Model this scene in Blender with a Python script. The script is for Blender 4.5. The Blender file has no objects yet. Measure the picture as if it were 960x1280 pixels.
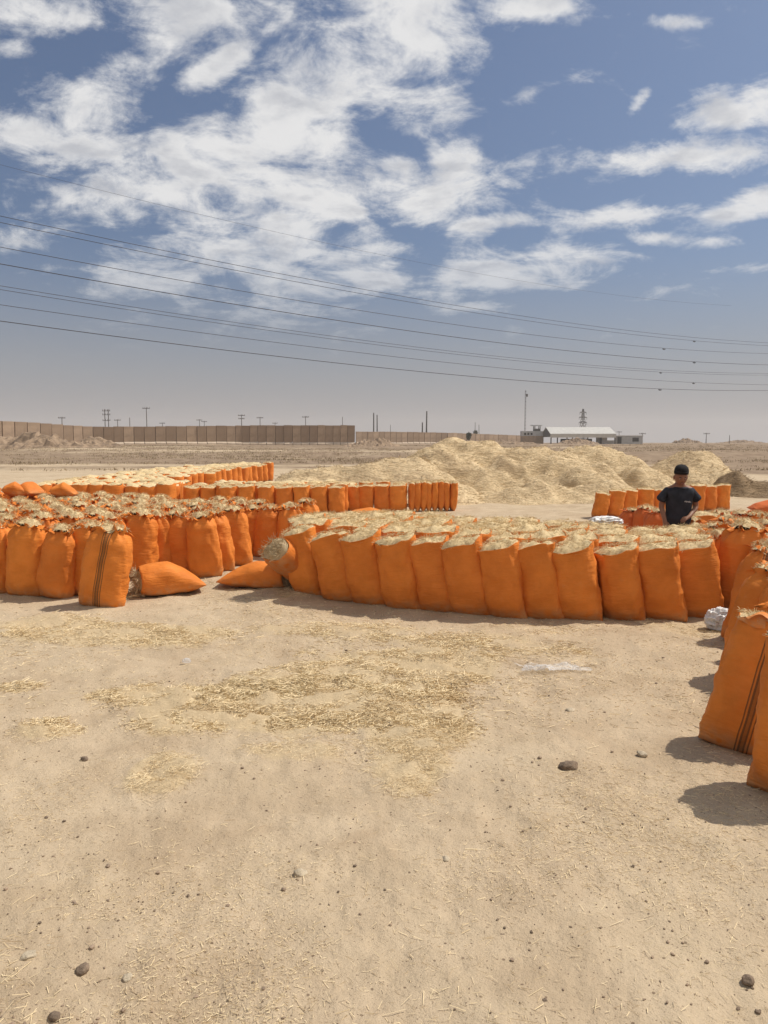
import bpy, math, random
import numpy as np
from mathutils import Vector, Matrix, Euler

random.seed(11)
rng = np.random.default_rng(11)
scene = bpy.context.scene
col = scene.collection
R = math.radians

# ------------------------------------------------------------------ camera
CAM_H, FPX, PITCH = 1.70, 960.0, math.atan2(640 - 553, 960.0)
cam_d = bpy.data.cameras.new('camera')
cam_d.sensor_fit = 'VERTICAL'; cam_d.sensor_height = 36.0
cam_d.lens = FPX / 1280.0 * 36.0
cam_d.clip_start = 0.05; cam_d.clip_end = 6000
cam = bpy.data.objects.new('camera', cam_d); col.objects.link(cam)
cam.location = (0, 0, CAM_H)
cam.rotation_euler = (R(90) - PITCH, 0, 0)
scene.camera = cam

# ------------------------------------------------------------------ light
SUN = Vector((0.50, 0.18, 0.80)).normalized()          # direction towards the sun
SUN_EL = math.asin(SUN.z); SUN_ROT = math.atan2(SUN.x, SUN.y)
sd = bpy.data.lights.new('sun', 'SUN'); sd.energy = 3.6; sd.angle = R(0.53); sd.color = (1.0, 0.94, 0.84)
so = bpy.data.objects.new('sun', sd); col.objects.link(so)
so.rotation_euler = SUN.to_track_quat('Z', 'Y').to_euler(); so.location = (30, 20, 50)

SKY_STRENGTH = 0.085
scene.view_settings.view_transform = 'Standard'
scene.view_settings.look = 'None'
scene.view_settings.exposure = 0.2
scene.view_settings.gamma = 1.0
scene.view_settings.use_curve_mapping = False
scene.render.engine = 'CYCLES'
scene.cycles.use_denoising = True
scene.cycles.max_bounces = 6
scene.cycles.diffuse_bounces = 3
scene.cycles.volume_bounces = 1

def ray(px, py):
    u, w = (px - 480) / FPX, (640 - py) / FPX
    c, s = math.cos(PITCH), math.sin(PITCH)
    return Vector((u, c + w * s, -s + w * c))

def at_z(px, py, z=0.0):
    d = ray(px, py); t = (z - CAM_H) / d.z
    return Vector((d.x * t, d.y * t, z))

def at_d(px, py, D):
    d = ray(px, py); t = D / d.y
    return Vector((d.x * t, D, CAM_H + d.z * t))

# ---- sky: Nishita plus broken cloud laid out by direction
world = bpy.data.worlds.new('World'); scene.world = world
world.use_nodes = True
wt = world.node_tree; wt.nodes.clear()

class NT:
    """small helper for writing node trees"""
    def __init__(s, tree): s.t = tree
    def n(s, typ, **kw):
        nd = s.t.nodes.new(typ)
        for k, v in kw.items(): setattr(nd, k, v)
        return nd
    def link(s, a, b): s.t.links.new(a, b)
    def put(s, sock, v):
        if isinstance(v, bpy.types.NodeSocket): s.link(v, sock)
        else: sock.default_value = v
    def math(s, op, a, b=0.0, c=0.0, clamp=False):
        nd = s.n('ShaderNodeMath', operation=op, use_clamp=clamp)
        s.put(nd.inputs[0], a); s.put(nd.inputs[1], b)
        if len(nd.inputs) > 2: s.put(nd.inputs[2], c)
        return nd.outputs[0]
    def mapr(s, v, a, b, c=0.0, d=1.0, smooth=True):
        nd = s.n('ShaderNodeMapRange', interpolation_type='SMOOTHSTEP' if smooth else 'LINEAR')
        s.put(nd.inputs['Value'], v)
        for k, x in zip(('From Min', 'From Max', 'To Min', 'To Max'), (a, b, c, d)): s.put(nd.inputs[k], x)
        return nd.outputs['Result']
    def noise(s, vec, scale, detail=4, rough=.5, dist=0.0, fac=True):
        nd = s.n('ShaderNodeTexNoise')
        if vec is not None: s.link(vec, nd.inputs['Vector'])
        nd.inputs['Scale'].default_value = scale; nd.inputs['Detail'].default_value = detail
        nd.inputs['Roughness'].default_value = rough; nd.inputs['Distortion'].default_value = dist
        return nd.outputs[0 if fac else 1]
    def mix(s, fac, a, b, blend='MIX'):
        nd = s.n('ShaderNodeMix', data_type='RGBA', blend_type=blend)
        s.put(nd.inputs['Factor'], fac)
        for sock, v in ((nd.inputs[6], a), (nd.inputs[7], b)):
            if isinstance(v, (tuple, list)) and len(v) == 3: v = (*v, 1)
            s.put(sock, v)
        return nd.outputs[2]
    def comb(s, x, y, z):
        nd = s.n('ShaderNodeCombineXYZ')
        s.put(nd.inputs[0], x); s.put(nd.inputs[1], y); s.put(nd.inputs[2], z)
        return nd.outputs[0]
    def mapping(s, vec, loc=(0, 0, 0), rot=(0, 0, 0), sc=(1, 1, 1), vt='POINT'):
        nd = s.n('ShaderNodeMapping', vector_type=vt)
        s.link(vec, nd.inputs[0]); nd.inputs[1].default_value = loc
        nd.inputs[2].default_value = rot; nd.inputs[3].default_value = sc
        return nd.outputs[0]

W = NT(wt)
sky = W.n('ShaderNodeTexSky', sky_type='NISHITA')
sky.sun_disc = False; sky.sun_elevation = SUN_EL; sky.sun_rotation = SUN_ROT
sky.altitude = 100; sky.air_density = 1.0; sky.dust_density = 3.0; sky.ozone_density = 1.0
tc = W.n('ShaderNodeTexCoord')
sp = W.n('ShaderNodeSeparateXYZ'); W.link(tc.outputs['Generated'], sp.inputs[0])
dx, dy, dz = sp.outputs
ysafe = W.math('MAXIMUM', dy, 0.02)
ta = W.math('DIVIDE', dx, ysafe); tb = W.math('DIVIDE', dz, ysafe)
tang = W.comb(ta, tb, 0.0)
zz = W.math('ADD', W.math('MAXIMUM', dz, 0.0), 0.11)
plane = W.comb(W.math('DIVIDE', dx, zz), W.math('DIVIDE', dy, zz), 0.0)
CLOUDS = [
    (480, 30, 150, 75, 38, 1.0), (400, 120, 165, 70, 38, 1.0), (270, 190, 190, 55, 4, 1.0), (115, 140, 75, 55, 50, .85),
    (40, 165, 80, 24, 0, .85), (455, 240, 190, 55, 3, 1.0), (320, 290, 150, 62, 0, 1.0), (565, 205, 62, 42, 50, .95), (620, 278, 70, 14, 3, .8),
    (50, 12, 110, 30, -8, .9), (235, 20, 120, 38, 0, .95), (273, 83, 58, 20, 36, .95), (665, 8, 75, 24, 0, .95), (540, 140, 70, 34, 15, .8),
    (60, 292, 70, 26, 0, .65), (215, 335, 130, 42, 0, .72), (400, 350, 140, 34, 4, .72), (330, 395, 170, 32, 0, .58), (90, 245, 45, 20, -30, .7),
    (650, 338, 135, 32, 9, 1.0), (785, 268, 100, 18, 6, .92), (865, 196, 150, 26, 2, 1.0), (925, 132, 80, 28, 14, 1.0), (925, 260, 70, 22, 18, .98),
    (845, 27, 34, 11, 0, .85), (655, 120, 34, 15, 12, .85), (800, 126, 22, 10, 55, .8), (893, 303, 40, 10, 4, .8), (828, 299, 52, 10, 0, .7),
    (170, 235, 130, 60, 0, .85), (590, 384, 80, 10, 2, .7), (945, 335, 40, 7, 0, .5), (20, 60, 40, 12, 0, .6), (440, 318, 90, 14, 6, .8), (460, 362, 70, 20, 8, .75)]
mask = None
for (cx, cy, rx, ry, an, st) in CLOUDS:
    d = ray(cx, cy)
    v = W.mapping(tang, (d.x / d.y, d.z / d.y, 0), (0, 0, R(an)), (rx * 1.25 / FPX, ry * 1.25 / FPX, 1), 'TEXTURE')
    ln = W.n('ShaderNodeVectorMath', operation='LENGTH'); W.link(v, ln.inputs[0])
    m = W.mapr(ln.outputs['Value'], 1.25, 0.0, 0.0, st)
    mask = m if mask is None else W.math('MAXIMUM', mask, m)
front = W.mapr(dy, 0.05, 0.35)
other = W.mapr(W.noise(plane, 0.35, 2), .40, .62, 0.0, .9)          # broken cloud in the rest of the sky
mixm = W.n('ShaderNodeMix', data_type='FLOAT'); W.link(front, mixm.inputs[0]); W.link(other, mixm.inputs[2]); W.link(mask, mixm.inputs[3])
mask = mixm.outputs[0]
cn1 = W.noise(W.mapping(plane, (3.1, 1.7, 0)), 3.4, 14, .66, .5)
cn2 = W.noise(W.mapping(tang, (5.3, 2.2, 0), (0, 0, R(20)), (1.0, 1.6, 1)), 12.0, 12, .66, .4)
cn = W.math('ADD', W.math('MULTIPLY', cn1, .55), W.math('MULTIPLY', cn2, .45))
dens = W.math('ADD', W.math('MULTIPLY', mask, 0.70), W.math('MULTIPLY', W.math('SUBTRACT', cn, .5), 3.0))
cover = W.mapr(dens, 0.12, 0.70)
shade_n = W.noise(W.mapping(plane, (1.3, 4.1, 0)), 5.0, 7, .55, .2)
thick = W.mapr(W.math('ADD', W.math('MULTIPLY', dens, .55), W.math('MULTIPLY', W.math('SUBTRACT', shade_n, .5), 2.2)), 0.22, 0.85)
ccol = W.mix(thick, (0.72, 0.715, 0.71), (0.47, 0.48, 0.51))
around = W.math('SUBTRACT', 1.0, W.math('MULTIPLY', front, W.mapr(dz, .72, .55)))   # clouds outside the view set evenly bright to add ambient fill
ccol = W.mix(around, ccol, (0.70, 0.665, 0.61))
dist_fade = W.mapr(dz, 0.09, 0.30)
cover = W.math('MULTIPLY', W.math('MULTIPLY', cover, .93), W.math('ADD', W.math('MULTIPLY', dist_fade, .65), .35))
cover = W.math('MULTIPLY', cover, W.mapr(dz, 0.07, 0.19))
hs = W.n('ShaderNodeHueSaturation'); hs.inputs['Saturation'].default_value = 0.80; hs.inputs['Value'].default_value = 1.0
W.link(sky.outputs[0], hs.inputs['Color'])
skys = W.n('ShaderNodeVectorMath', operation='SCALE'); W.link(hs.outputs[0], skys.inputs[0]); skys.inputs['Scale'].default_value = SKY_STRENGTH
tint = W.mix(1.0, skys.outputs[0], (0.53, 0.655, 0.83), 'MULTIPLY')
dustf = W.mapr(dz, 0.25, -0.03, 0.0, 0.95)
skyc = W.mix(dustf, tint, (0.328, 0.318, 0.328))                     # dust band low in the sky
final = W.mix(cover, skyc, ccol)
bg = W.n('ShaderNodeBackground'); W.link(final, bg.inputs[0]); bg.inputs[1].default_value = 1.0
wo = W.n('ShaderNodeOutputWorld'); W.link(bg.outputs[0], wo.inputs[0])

# ------------------------------------------------------------------ numpy helpers
def _h(ix, iy, iz, seed):
    n = (ix.astype(np.int64) * 374761393 + iy.astype(np.int64) * 668265263 + iz.astype(np.int64) * 2147483647 + seed * 1274126177) & 0xffffffff
    n = ((n ^ (n >> 13)) * 1274126177) & 0xffffffff
    n = (n ^ (n >> 16)) & 0xffffffff
    return n / 4294967295.0

def noise3(x, y, z, seed=0):
    x, y, z = np.broadcast_arrays(np.asarray(x, float), np.asarray(y, float), np.asarray(z, float))
    ix, iy, iz = np.floor(x), np.floor(y), np.floor(z)
    fx, fy, fz = x - ix, y - iy, z - iz
    f = lambda t: t * t * t * (t * (t * 6 - 15) + 10)
    u, v, w = f(fx), f(fy), f(fz)
    def c(a, b, d): return _h(ix + a, iy + b, iz + d, seed)
    x00 = c(0, 0, 0) * (1 - u) + c(1, 0, 0) * u; x10 = c(0, 1, 0) * (1 - u) + c(1, 1, 0) * u
    x01 = c(0, 0, 1) * (1 - u) + c(1, 0, 1) * u; x11 = c(0, 1, 1) * (1 - u) + c(1, 1, 1) * u
    return ((x00 * (1 - v) + x10 * v) * (1 - w) + (x01 * (1 - v) + x11 * v) * w) * 2 - 1

def fbm(x, y, z=0.0, octv=4, seed=0, gain=.5):
    s, a = 0, 1.0
    for k in range(octv):
        s = s + a * noise3(np.asarray(x) * 2 ** k + 17.3 * k, np.asarray(y) * 2 ** k - 9.1 * k, np.asarray(z) * 2 ** k, seed + k)
        a *= gain
    return s

def sstep(x, a, b):
    t = np.clip((np.asarray(x, float) - a) / (b - a), 0, 1)
    return t * t * (3 - 2 * t)

def make_mesh(name, V, F, mats, smooth=True, midx=None, attrs=None):
    """F: (n,4) or (n,3) array, or a list of such arrays"""
    me = bpy.data.meshes.new(name)
    V = np.asarray(V, np.float32)
    Fs = [np.asarray(f, np.int32) for f in (F if isinstance(F, list) else [F]) if len(f)]
    loops = np.concatenate([f.ravel() for f in Fs]).astype(np.int32)
    tot = np.concatenate([np.full(len(f), f.shape[1], np.int32) for f in Fs])
    start = np.concatenate([[0], np.cumsum(tot)[:-1]]).astype(np.int32)
    me.vertices.add(len(V)); me.vertices.foreach_set('co', V.ravel())
    me.loops.add(len(loops)); me.loops.foreach_set('vertex_index', loops)
    me.polygons.add(len(tot)); me.polygons.foreach_set('loop_start', start); me.polygons.foreach_set('loop_total', tot)
    for m in (mats if isinstance(mats, (list, tuple)) else [mats]): me.materials.append(m)
    if midx is not None: me.polygons.foreach_set('material_index', np.asarray(midx, np.int32))
    me.polygons.foreach_set('use_smooth', np.full(len(tot), bool(smooth)))
    for k, a in (attrs or {}).items():
        at = me.attributes.new(k, 'FLOAT', 'POINT'); at.data.foreach_set('value', np.asarray(a, np.float32))
    me.update(calc_edges=True); me.validate()
    return me

class MB:
    """collects pieces into one mesh; every piece may carry a material index"""
    def __init__(s): s.v, s.q, s.t, s.qm, s.tm, s.n = [], [], [], [], [], 0
    def add(s, V, F, m=0):
        V = np.asarray(V, float).reshape(-1, 3); F = np.asarray(F, int)
        s.v.append(V)
        if F.shape[1] == 4: s.q.append(F + s.n); s.qm.append(np.full(len(F), m))
        else: s.t.append(F + s.n); s.tm.append(np.full(len(F), m))
        s.n += len(V); return s
    def box(s, c, size, m=0, rz=0.0):
        x, y, z = [a / 2 for a in size]
        V = np.array([[-x,-y,-z],[x,-y,-z],[x,y,-z],[-x,y,-z],[-x,-y,z],[x,-y,z],[x,y,z],[-x,y,z]])
        cz, sz = math.cos(rz), math.sin(rz)
        V = np.c_[V[:, 0] * cz - V[:, 1] * sz, V[:, 0] * sz + V[:, 1] * cz, V[:, 2]] + np.array(c)
        return s.add(V, [[0,3,2,1],[4,5,6,7],[0,1,5,4],[1,2,6,5],[2,3,7,6],[3,0,4,7]], m)
    def tube(s, pts, rad, n=8, m=0, caps=True):
        pts = np.asarray(pts, float); k = len(pts)
        rad = np.full(k, rad) if np.isscalar(rad) else np.asarray(rad)
        T = np.gradient(pts, axis=0); T /= np.linalg.norm(T, axis=1)[:, None] + 1e-9
        up = np.array([0, 0, 1.0]) if abs(T[0, 2]) < .9 else np.array([1.0, 0, 0])
        V = []
        for i in range(k):
            a = np.cross(T[i], up); a /= np.linalg.norm(a) + 1e-9; b = np.cross(T[i], a)
            th = np.linspace(0, 2 * np.pi, n, endpoint=False)
            V.append(pts[i] + rad[i] * (np.cos(th)[:, None] * a + np.sin(th)[:, None] * b))
        V = np.concatenate(V); F = grid_faces(k, n, True)
        s.add(V, F[:, ::-1], m)
        if caps:
            for i0, fl in ((0, 1), ((k - 1) * n, 0)):
                ring = V[i0:i0 + n]; c = ring.mean(0)
                tri = np.array([[0, 1 + j, 1 + (j + 1) % n] for j in range(n)])
                s.add(np.r_[[c], ring], tri[:, ::-1] if fl == 0 else tri, m)
        return s
    def mesh(s, name, mats, smooth=True):
        F, M = [], []
        if s.q: F.append(np.concatenate(s.q)); M.append(np.concatenate(s.qm))
        if s.t: F.append(np.concatenate(s.t)); M.append(np.concatenate(s.tm))
        return make_mesh(name, np.concatenate(s.v), F, mats, smooth, np.concatenate(M))

def grid_faces(rows, n, wrap):
    r = np.arange(rows - 1)[:, None]; c = np.arange(n if wrap else n - 1)[None, :]
    c2 = (c + 1) % n
    a = r * n + c; b = r * n + c2; d = (r + 1) * n + c2; e = (r + 1) * n + c
    return np.stack([a, b, d, e], -1).reshape(-1, 4)

def blades(P, D, L, Wd, bend=0.2, seg=2, g=None):
    """flat straw blades: roots P, unit directions D, lengths L, widths Wd"""
    g = g or rng
    n = len(P); D = D / (np.linalg.norm(D, axis=1)[:, None] + 1e-9)
    rv = g.normal(size=(n, 3)); S = np.cross(D, rv); S /= np.linalg.norm(S, axis=1)[:, None] + 1e-9
    B = np.cross(S, D) * (g.uniform(-1, 1, (n, 1)) * bend)
    Vs = []
    for k in range(seg + 1):
        t = k / seg
        c = P + D * (L[:, None] * t) + B * (L[:, None] * (t * (1 - t) * 2))
        h = S * (Wd[:, None] * .5)
        Vs += [c - h, c + h]
    V = np.stack(Vs, 1).reshape(-1, 3); m = 2 * (seg + 1)
    base = (np.arange(n) * m)[:, None]
    F = np.concatenate([base + np.array([[2*k, 2*k+1, 2*k+3, 2*k+2]]) for k in range(seg)])
    return V, F

def link(name, me, parent=None, loc=None):
    o = bpy.data.objects.new(name, me); col.objects.link(o)
    if parent is not None: o.parent = parent
    if loc is not None: o.location = loc
    return o

def tag(o, label=None, cat=None, group=None, kind=None):
    if label: o['label'] = label
    if cat: o['category'] = cat
    if group: o['group'] = group
    if kind: o['kind'] = kind
    return o

# ------------------------------------------------------------------ materials
def new_mat(name):
    m = bpy.data.materials.new(name); m.use_nodes = True
    t = m.node_tree; N = NT(t)
    return m, N, t.nodes['Principled BSDF'], t.nodes['Material Output']

def simple_mat(name, c, rough=.8, var=.15, scale=8.0, bump=0.0, spec=.3, metal=0.0):
    m, N, b, _ = new_mat(name)
    tcn = N.n('ShaderNodeTexCoord').outputs['Object']
    nz = N.noise(tcn, scale, 5, .6)
    b.inputs['Base Color'].default_value = (*c, 1)
    N.link(N.mix(N.mapr(nz, .3, .7), tuple(x * (1 - var) for x in c), tuple(min(1, x * (1 + var)) for x in c)), b.inputs['Base Color'])
    b.inputs['Roughness'].default_value = rough; b.inputs['Specular IOR Level'].default_value = spec
    b.inputs['Metallic'].default_value = metal
    if bump:
        bp = N.n('ShaderNodeBump'); bp.inputs['Strength'].default_value = bump; bp.inputs['Distance'].default_value = .02
        N.link(N.noise(tcn, scale * 3, 6, .65), bp.inputs['Height']); N.link(bp.outputs[0], b.inputs['Normal'])
    return m

def sack_mat(name, stripe=None, base=(0.72, 0.218, 0.033)):
    m, N, b, _ = new_mat(name)
    oc = N.n('ShaderNodeTexCoord').outputs['Object']
    rnd = N.n('ShaderNodeObjectInfo').outputs['Random']
    off = N.n('ShaderNodeVectorMath', operation='ADD'); N.link(oc, off.inputs[0])
    N.link(N.comb(N.math('MULTIPLY', rnd, 37.0), N.math('MULTIPLY', rnd, 11.0), 0.0), off.inputs[1])
    v = off.outputs[0]
    c1 = tuple(x * .86 for x in base); c2 = (min(1, base[0] * 1.1), base[1] * 1.18, base[2] * 1.35)
    c = N.mix(N.mapr(N.noise(v, 4.0, 5, .6), .3, .7), c1, c2)
    dirt = N.mapr(N.noise(v, 9.0, 6, .7), .56, .8, 0, .35)
    c = N.mix(dirt, c, (0.62, 0.30, 0.11))
    c = N.mix(N.math('MULTIPLY', N.mapr(rnd, 0, 1, 0, .38, False), 1.0), c, (0.60, 0.15, 0.03))
    zsep = N.n('ShaderNodeSeparateXYZ'); N.link(oc, zsep.inputs[0])
    dust = N.math('MULTIPLY', N.mapr(zsep.outputs[2], .16, .0, 0, .5), N.mapr(N.noise(v, 14, 4), .3, .65))
    c = N.mix(dust, c, (0.52, 0.36, 0.20))
    if stripe is not None:
        x = N.math('ADD', N.math('SUBTRACT', zsep.outputs[0], stripe), N.math('MULTIPLY', N.math('SUBTRACT', N.noise(v, 5, 2), .5), .012))
        rp = N.n('ShaderNodeValToRGB'); rp.color_ramp.interpolation = 'CONSTANT'
        cr = rp.color_ramp; N.link(N.mapr(x, -.05, .05, 0, 1, False), rp.inputs[0])
        stops = [(0, 0), (.12, .75), (.20, .15), (.30, .8), (.42, .5), (.58, .8), (.68, .15), (.80, .75), (.88, 0)]
        cr.elements[0].position = 0; cr.elements[0].color = (0, 0, 0, 1)
        cr.elements[1].position = .12; cr.elements[1].color = (.75,) * 3 + (1,)
        for p, k in stops[2:]:
            e = cr.elements.new(p); e.color = (k, k, k, 1)
        facing = N.mapr(zsep.outputs[1], .02, -.02)
        c = N.mix(N.math('MULTIPLY', rp.outputs[0], facing), c, (0.055, 0.045, 0.025))
    N.link(c, b.inputs['Base Color'])
    b.inputs['Roughness'].default_value = .62; b.inputs['Specular IOR Level'].default_value = .14
    fold = N.noise(N.mapping(v, sc=(9, 9, 46)), 1.0, 3, .55, .6)
    fold2 = N.noise(N.mapping(v, (3, 1, 2), (0, R(38), 0), (10, 10, 24)), 1.0, 3, .5, .8)
    weave = N.noise(N.mapping(v, sc=(420, 420, 420)), 1.0, 2)
    hgt = N.math('ADD', N.math('ADD', N.math('MULTIPLY', fold, .8), N.math('MULTIPLY', fold2, .5)), N.math('MULTIPLY', weave, .05))
    bp = N.n('ShaderNodeBump'); bp.inputs['Strength'].default_value = .55; bp.inputs['Distance'].default_value = .020
    N.link(hgt, bp.inputs['Height']); N.link(bp.outputs[0], b.inputs['Normal'])
    return m

def straw_mat(name, a=(0.74, 0.56, 0.30), d=(0.46, 0.325, 0.155), scale=30.0, bump=.5, sub=None):
    m, N, b, _ = new_mat(name)
    oc = N.n('ShaderNodeTexCoord').outputs['Object']
    g = N.n('ShaderNodeNewGeometry')
    isl = g.outputs['Random Per Island']
    nz = N.noise(oc, scale, 6, .65, .4)
    nz2 = N.noise(N.mapping(oc, (2, 5, 1)), scale * .16, 4, .6)
    c = N.mix(N.mapr(nz, .33, .66), d, a)
    c = N.mix(N.mapr(nz2, .35, .75, 0, .5), c, tuple(x * .8 for x in a))
    c = N.mix(N.math('MULTIPLY', isl, .45), c, (0.82, 0.67, 0.42))
    N.link(c, b.inputs['Base Color']); b.inputs['Roughness'].default_value = .75; b.inputs['Specular IOR Level'].default_value = .2
    bp = N.n('ShaderNodeBump'); bp.inputs['Strength'].default_value = bump; bp.inputs['Distance'].default_value = .6 / scale
    N.link(N.noise(N.mapping(oc, sc=(1, 2.2, 1)), scale * 1.4, 6, .7, .6), bp.inputs['Height']); N.link(bp.outputs[0], b.inputs['Normal'])
    return m

M = {}
M['sack'] = sack_mat('orange_woven_plastic')
M['sack_stripe'] = sack_mat('orange_woven_plastic_striped', stripe=0.0)
M['sack_red'] = sack_mat('red_orange_woven_plastic', base=(0.62, 0.14, 0.035))
M['fill'] = straw_mat('chopped_straw')
def heap_mat(name, a, d, old):
    m, N, b, _ = new_mat(name)
    oc = N.n('ShaderNodeTexCoord').outputs['Object']
    isl = N.n('ShaderNodeNewGeometry').outputs['Random Per Island']
    st = N.noise(N.mapping(oc, sc=(1, 1.2, 3.2)), 3.2, 8, .68, .7)
    fine = N.noise(N.mapping(oc, sc=(1, 1, 2.5)), 16.0, 6, .7, .3)
    c = N.mix(N.mapr(st, .36, .62), d, a)
    c = N.mix(N.mapr(fine, .45, .70, 0, .75), c, tuple(x * .58 for x in d))
    patch = N.mapr(N.noise(N.mapping(oc, (3, 7, 1), sc=(1, 1, 1.6)), .55, 6, .62, .8), .54, .68, 0, .75)
    c = N.mix(patch, c, old)
    c = N.mix(N.math('MULTIPLY', isl, .4), c, a)
    N.link(c, b.inputs['Base Color']); b.inputs['Roughness'].default_value = .85; b.inputs['Specular IOR Level'].default_value = .1
    bp = N.n('ShaderNodeBump'); bp.inputs['Strength'].default_value = .8; bp.inputs['Distance'].default_value = .16
    N.link(N.math('ADD', N.math('MULTIPLY', st, 1.0), N.math('MULTIPLY', fine, .3)), bp.inputs['Height']); N.link(bp.outputs[0], b.inputs['Normal'])
    return m
M['heap'] = heap_mat('straw_heap', (0.78, 0.60, 0.365), (0.53, 0.38, 0.215), (0.31, 0.21, 0.12))
M['heap_brown'] = heap_mat('old_brown_straw', (0.36, 0.25, 0.145), (0.24, 0.165, 0.095), (0.17, 0.115, 0.07))
M['core_shaded'] = straw_mat('packed_straw_shaded', a=(0.56, 0.42, 0.25), d=(0.33, 0.235, 0.13), scale=30.0, bump=.6)  # brownish packed straw, darkened partly to carry the shade of the sack mouths
M['blade'] = straw_mat('loose_straw', a=(0.82, 0.66, 0.41), d=(0.62, 0.46, 0.26), scale=3.0, bump=0)
M['drygrass'] = straw_mat('dry_grass', a=(0.27, 0.19, 0.11), d=(0.15, 0.10, 0.06), scale=.6, bump=0)
M['concrete'] = simple_mat('tan_concrete', (0.40, 0.285, 0.195), .9, .2, .8, .2)
_m = M['concrete']; _N = NT(_m.node_tree); _b = _m.node_tree.nodes['Principled BSDF']; _c = _b.inputs['Base Color'].links[0].from_socket
_r = _N.n('ShaderNodeObjectInfo').outputs['Random']
_c2 = _N.mix(_N.mapr(_r, 0, 1, 0, .75, False), _c, (0.235, 0.16, 0.105))
_N.link(_N.mix(_N.mapr(_N.noise(_N.mapping(_N.n('ShaderNodeTexCoord').outputs['Object'], sc=(3, 3, .35)), 1.0, 5, .6), .5, .75, 0, .5), _c2, (0.17, 0.12, 0.085)), _b.inputs['Base Color'])
M['concrete_foot'] = simple_mat('pale_concrete', (0.52, 0.42, 0.32), .9, .15, 1.5)
M['stone'] = simple_mat('brown_stone', (0.215, 0.155, 0.108), .85, .35, 30, .5)
M['stone_pale'] = simple_mat('pale_stone', (0.50, 0.41, 0.29), .85, .2, 30, .5)
M['pebble'] = simple_mat('pebble', (0.25, 0.18, 0.125), .9, .5, 3, 0)
M['earth'] = simple_mat('rubble_earth', (0.27, 0.19, 0.125), .95, .35, 1.2, .8)
M['steel'] = simple_mat('weathered_steel', (0.10, 0.095, 0.09), .6, .2, 2)
M['wood'] = simple_mat('pole_wood', (0.085, 0.07, 0.06), .9, .2, 3)
M['cable'] = simple_mat('cable', (0.045, 0.045, 0.05), .6, .1, 3)
M['white_sheet'] = simple_mat('roof_sheet', (0.50, 0.48, 0.44), .5, .08, 1)
M['cabin'] = simple_mat('grey_cabin', (0.42, 0.42, 0.42), .6, .12, 1)
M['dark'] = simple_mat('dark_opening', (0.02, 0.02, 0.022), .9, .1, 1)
M['leaf'] = simple_mat('dusty_leaf', (0.05, 0.06, 0.03), .9, .3, 3)
M['skin'] = simple_mat('skin', (0.25, 0.125, 0.075), .55, .08, 20)
M['shirt'] = simple_mat('dark_navy_cotton', (0.022, 0.026, 0.036), .9, .25, 12, .3)
M['trouser'] = simple_mat('dark_trouser_cloth', (0.03, 0.03, 0.035), .9, .2, 12, .3)
M['cap'] = simple_mat('black_knit', (0.012, 0.011, 0.012), .95, .2, 40, .4)
M['eye_white'] = simple_mat('eye_white', (0.6, 0.57, 0.52), .3, .02)
M['eye_dark'] = simple_mat('eye_dark', (0.015, 0.01, 0.008), .3, .02)
M['lip'] = simple_mat('lip', (0.22, 0.09, 0.07), .5, .05)
M['print'] = simple_mat('pale_print', (0.5, 0.5, 0.5), .8, .05)
M['shoe'] = simple_mat('shoe', (0.03, 0.025, 0.02), .7, .1)

def plastic_mat(name, alpha):
    m, N, b, out = new_mat(name)
    oc = N.n('ShaderNodeTexCoord').outputs['Object']
    N.link(N.mix(N.noise(oc, 12, 4), (.74, .72, .70), (.88, .86, .84)), b.inputs['Base Color'])
    b.inputs['Roughness'].default_value = .45; b.inputs['Specular IOR Level'].default_value = .3; b.inputs['Subsurface Weight'].default_value = .35; b.inputs['Subsurface Radius'].default_value = (.05, .05, .05)
    b.inputs['Alpha'].default_value = alpha
    bp = N.n('ShaderNodeBump'); bp.inputs['Strength'].default_value = .35; bp.inputs['Distance'].default_value = .008
    N.link(N.noise(oc, 45, 5, .6), bp.inputs['Height']); N.link(bp.outputs[0], b.inputs['Normal'])
    return m
M['plastic'] = plastic_mat('white_plastic_film', .92)
M['film'] = plastic_mat('clear_plastic_film', .32)

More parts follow.
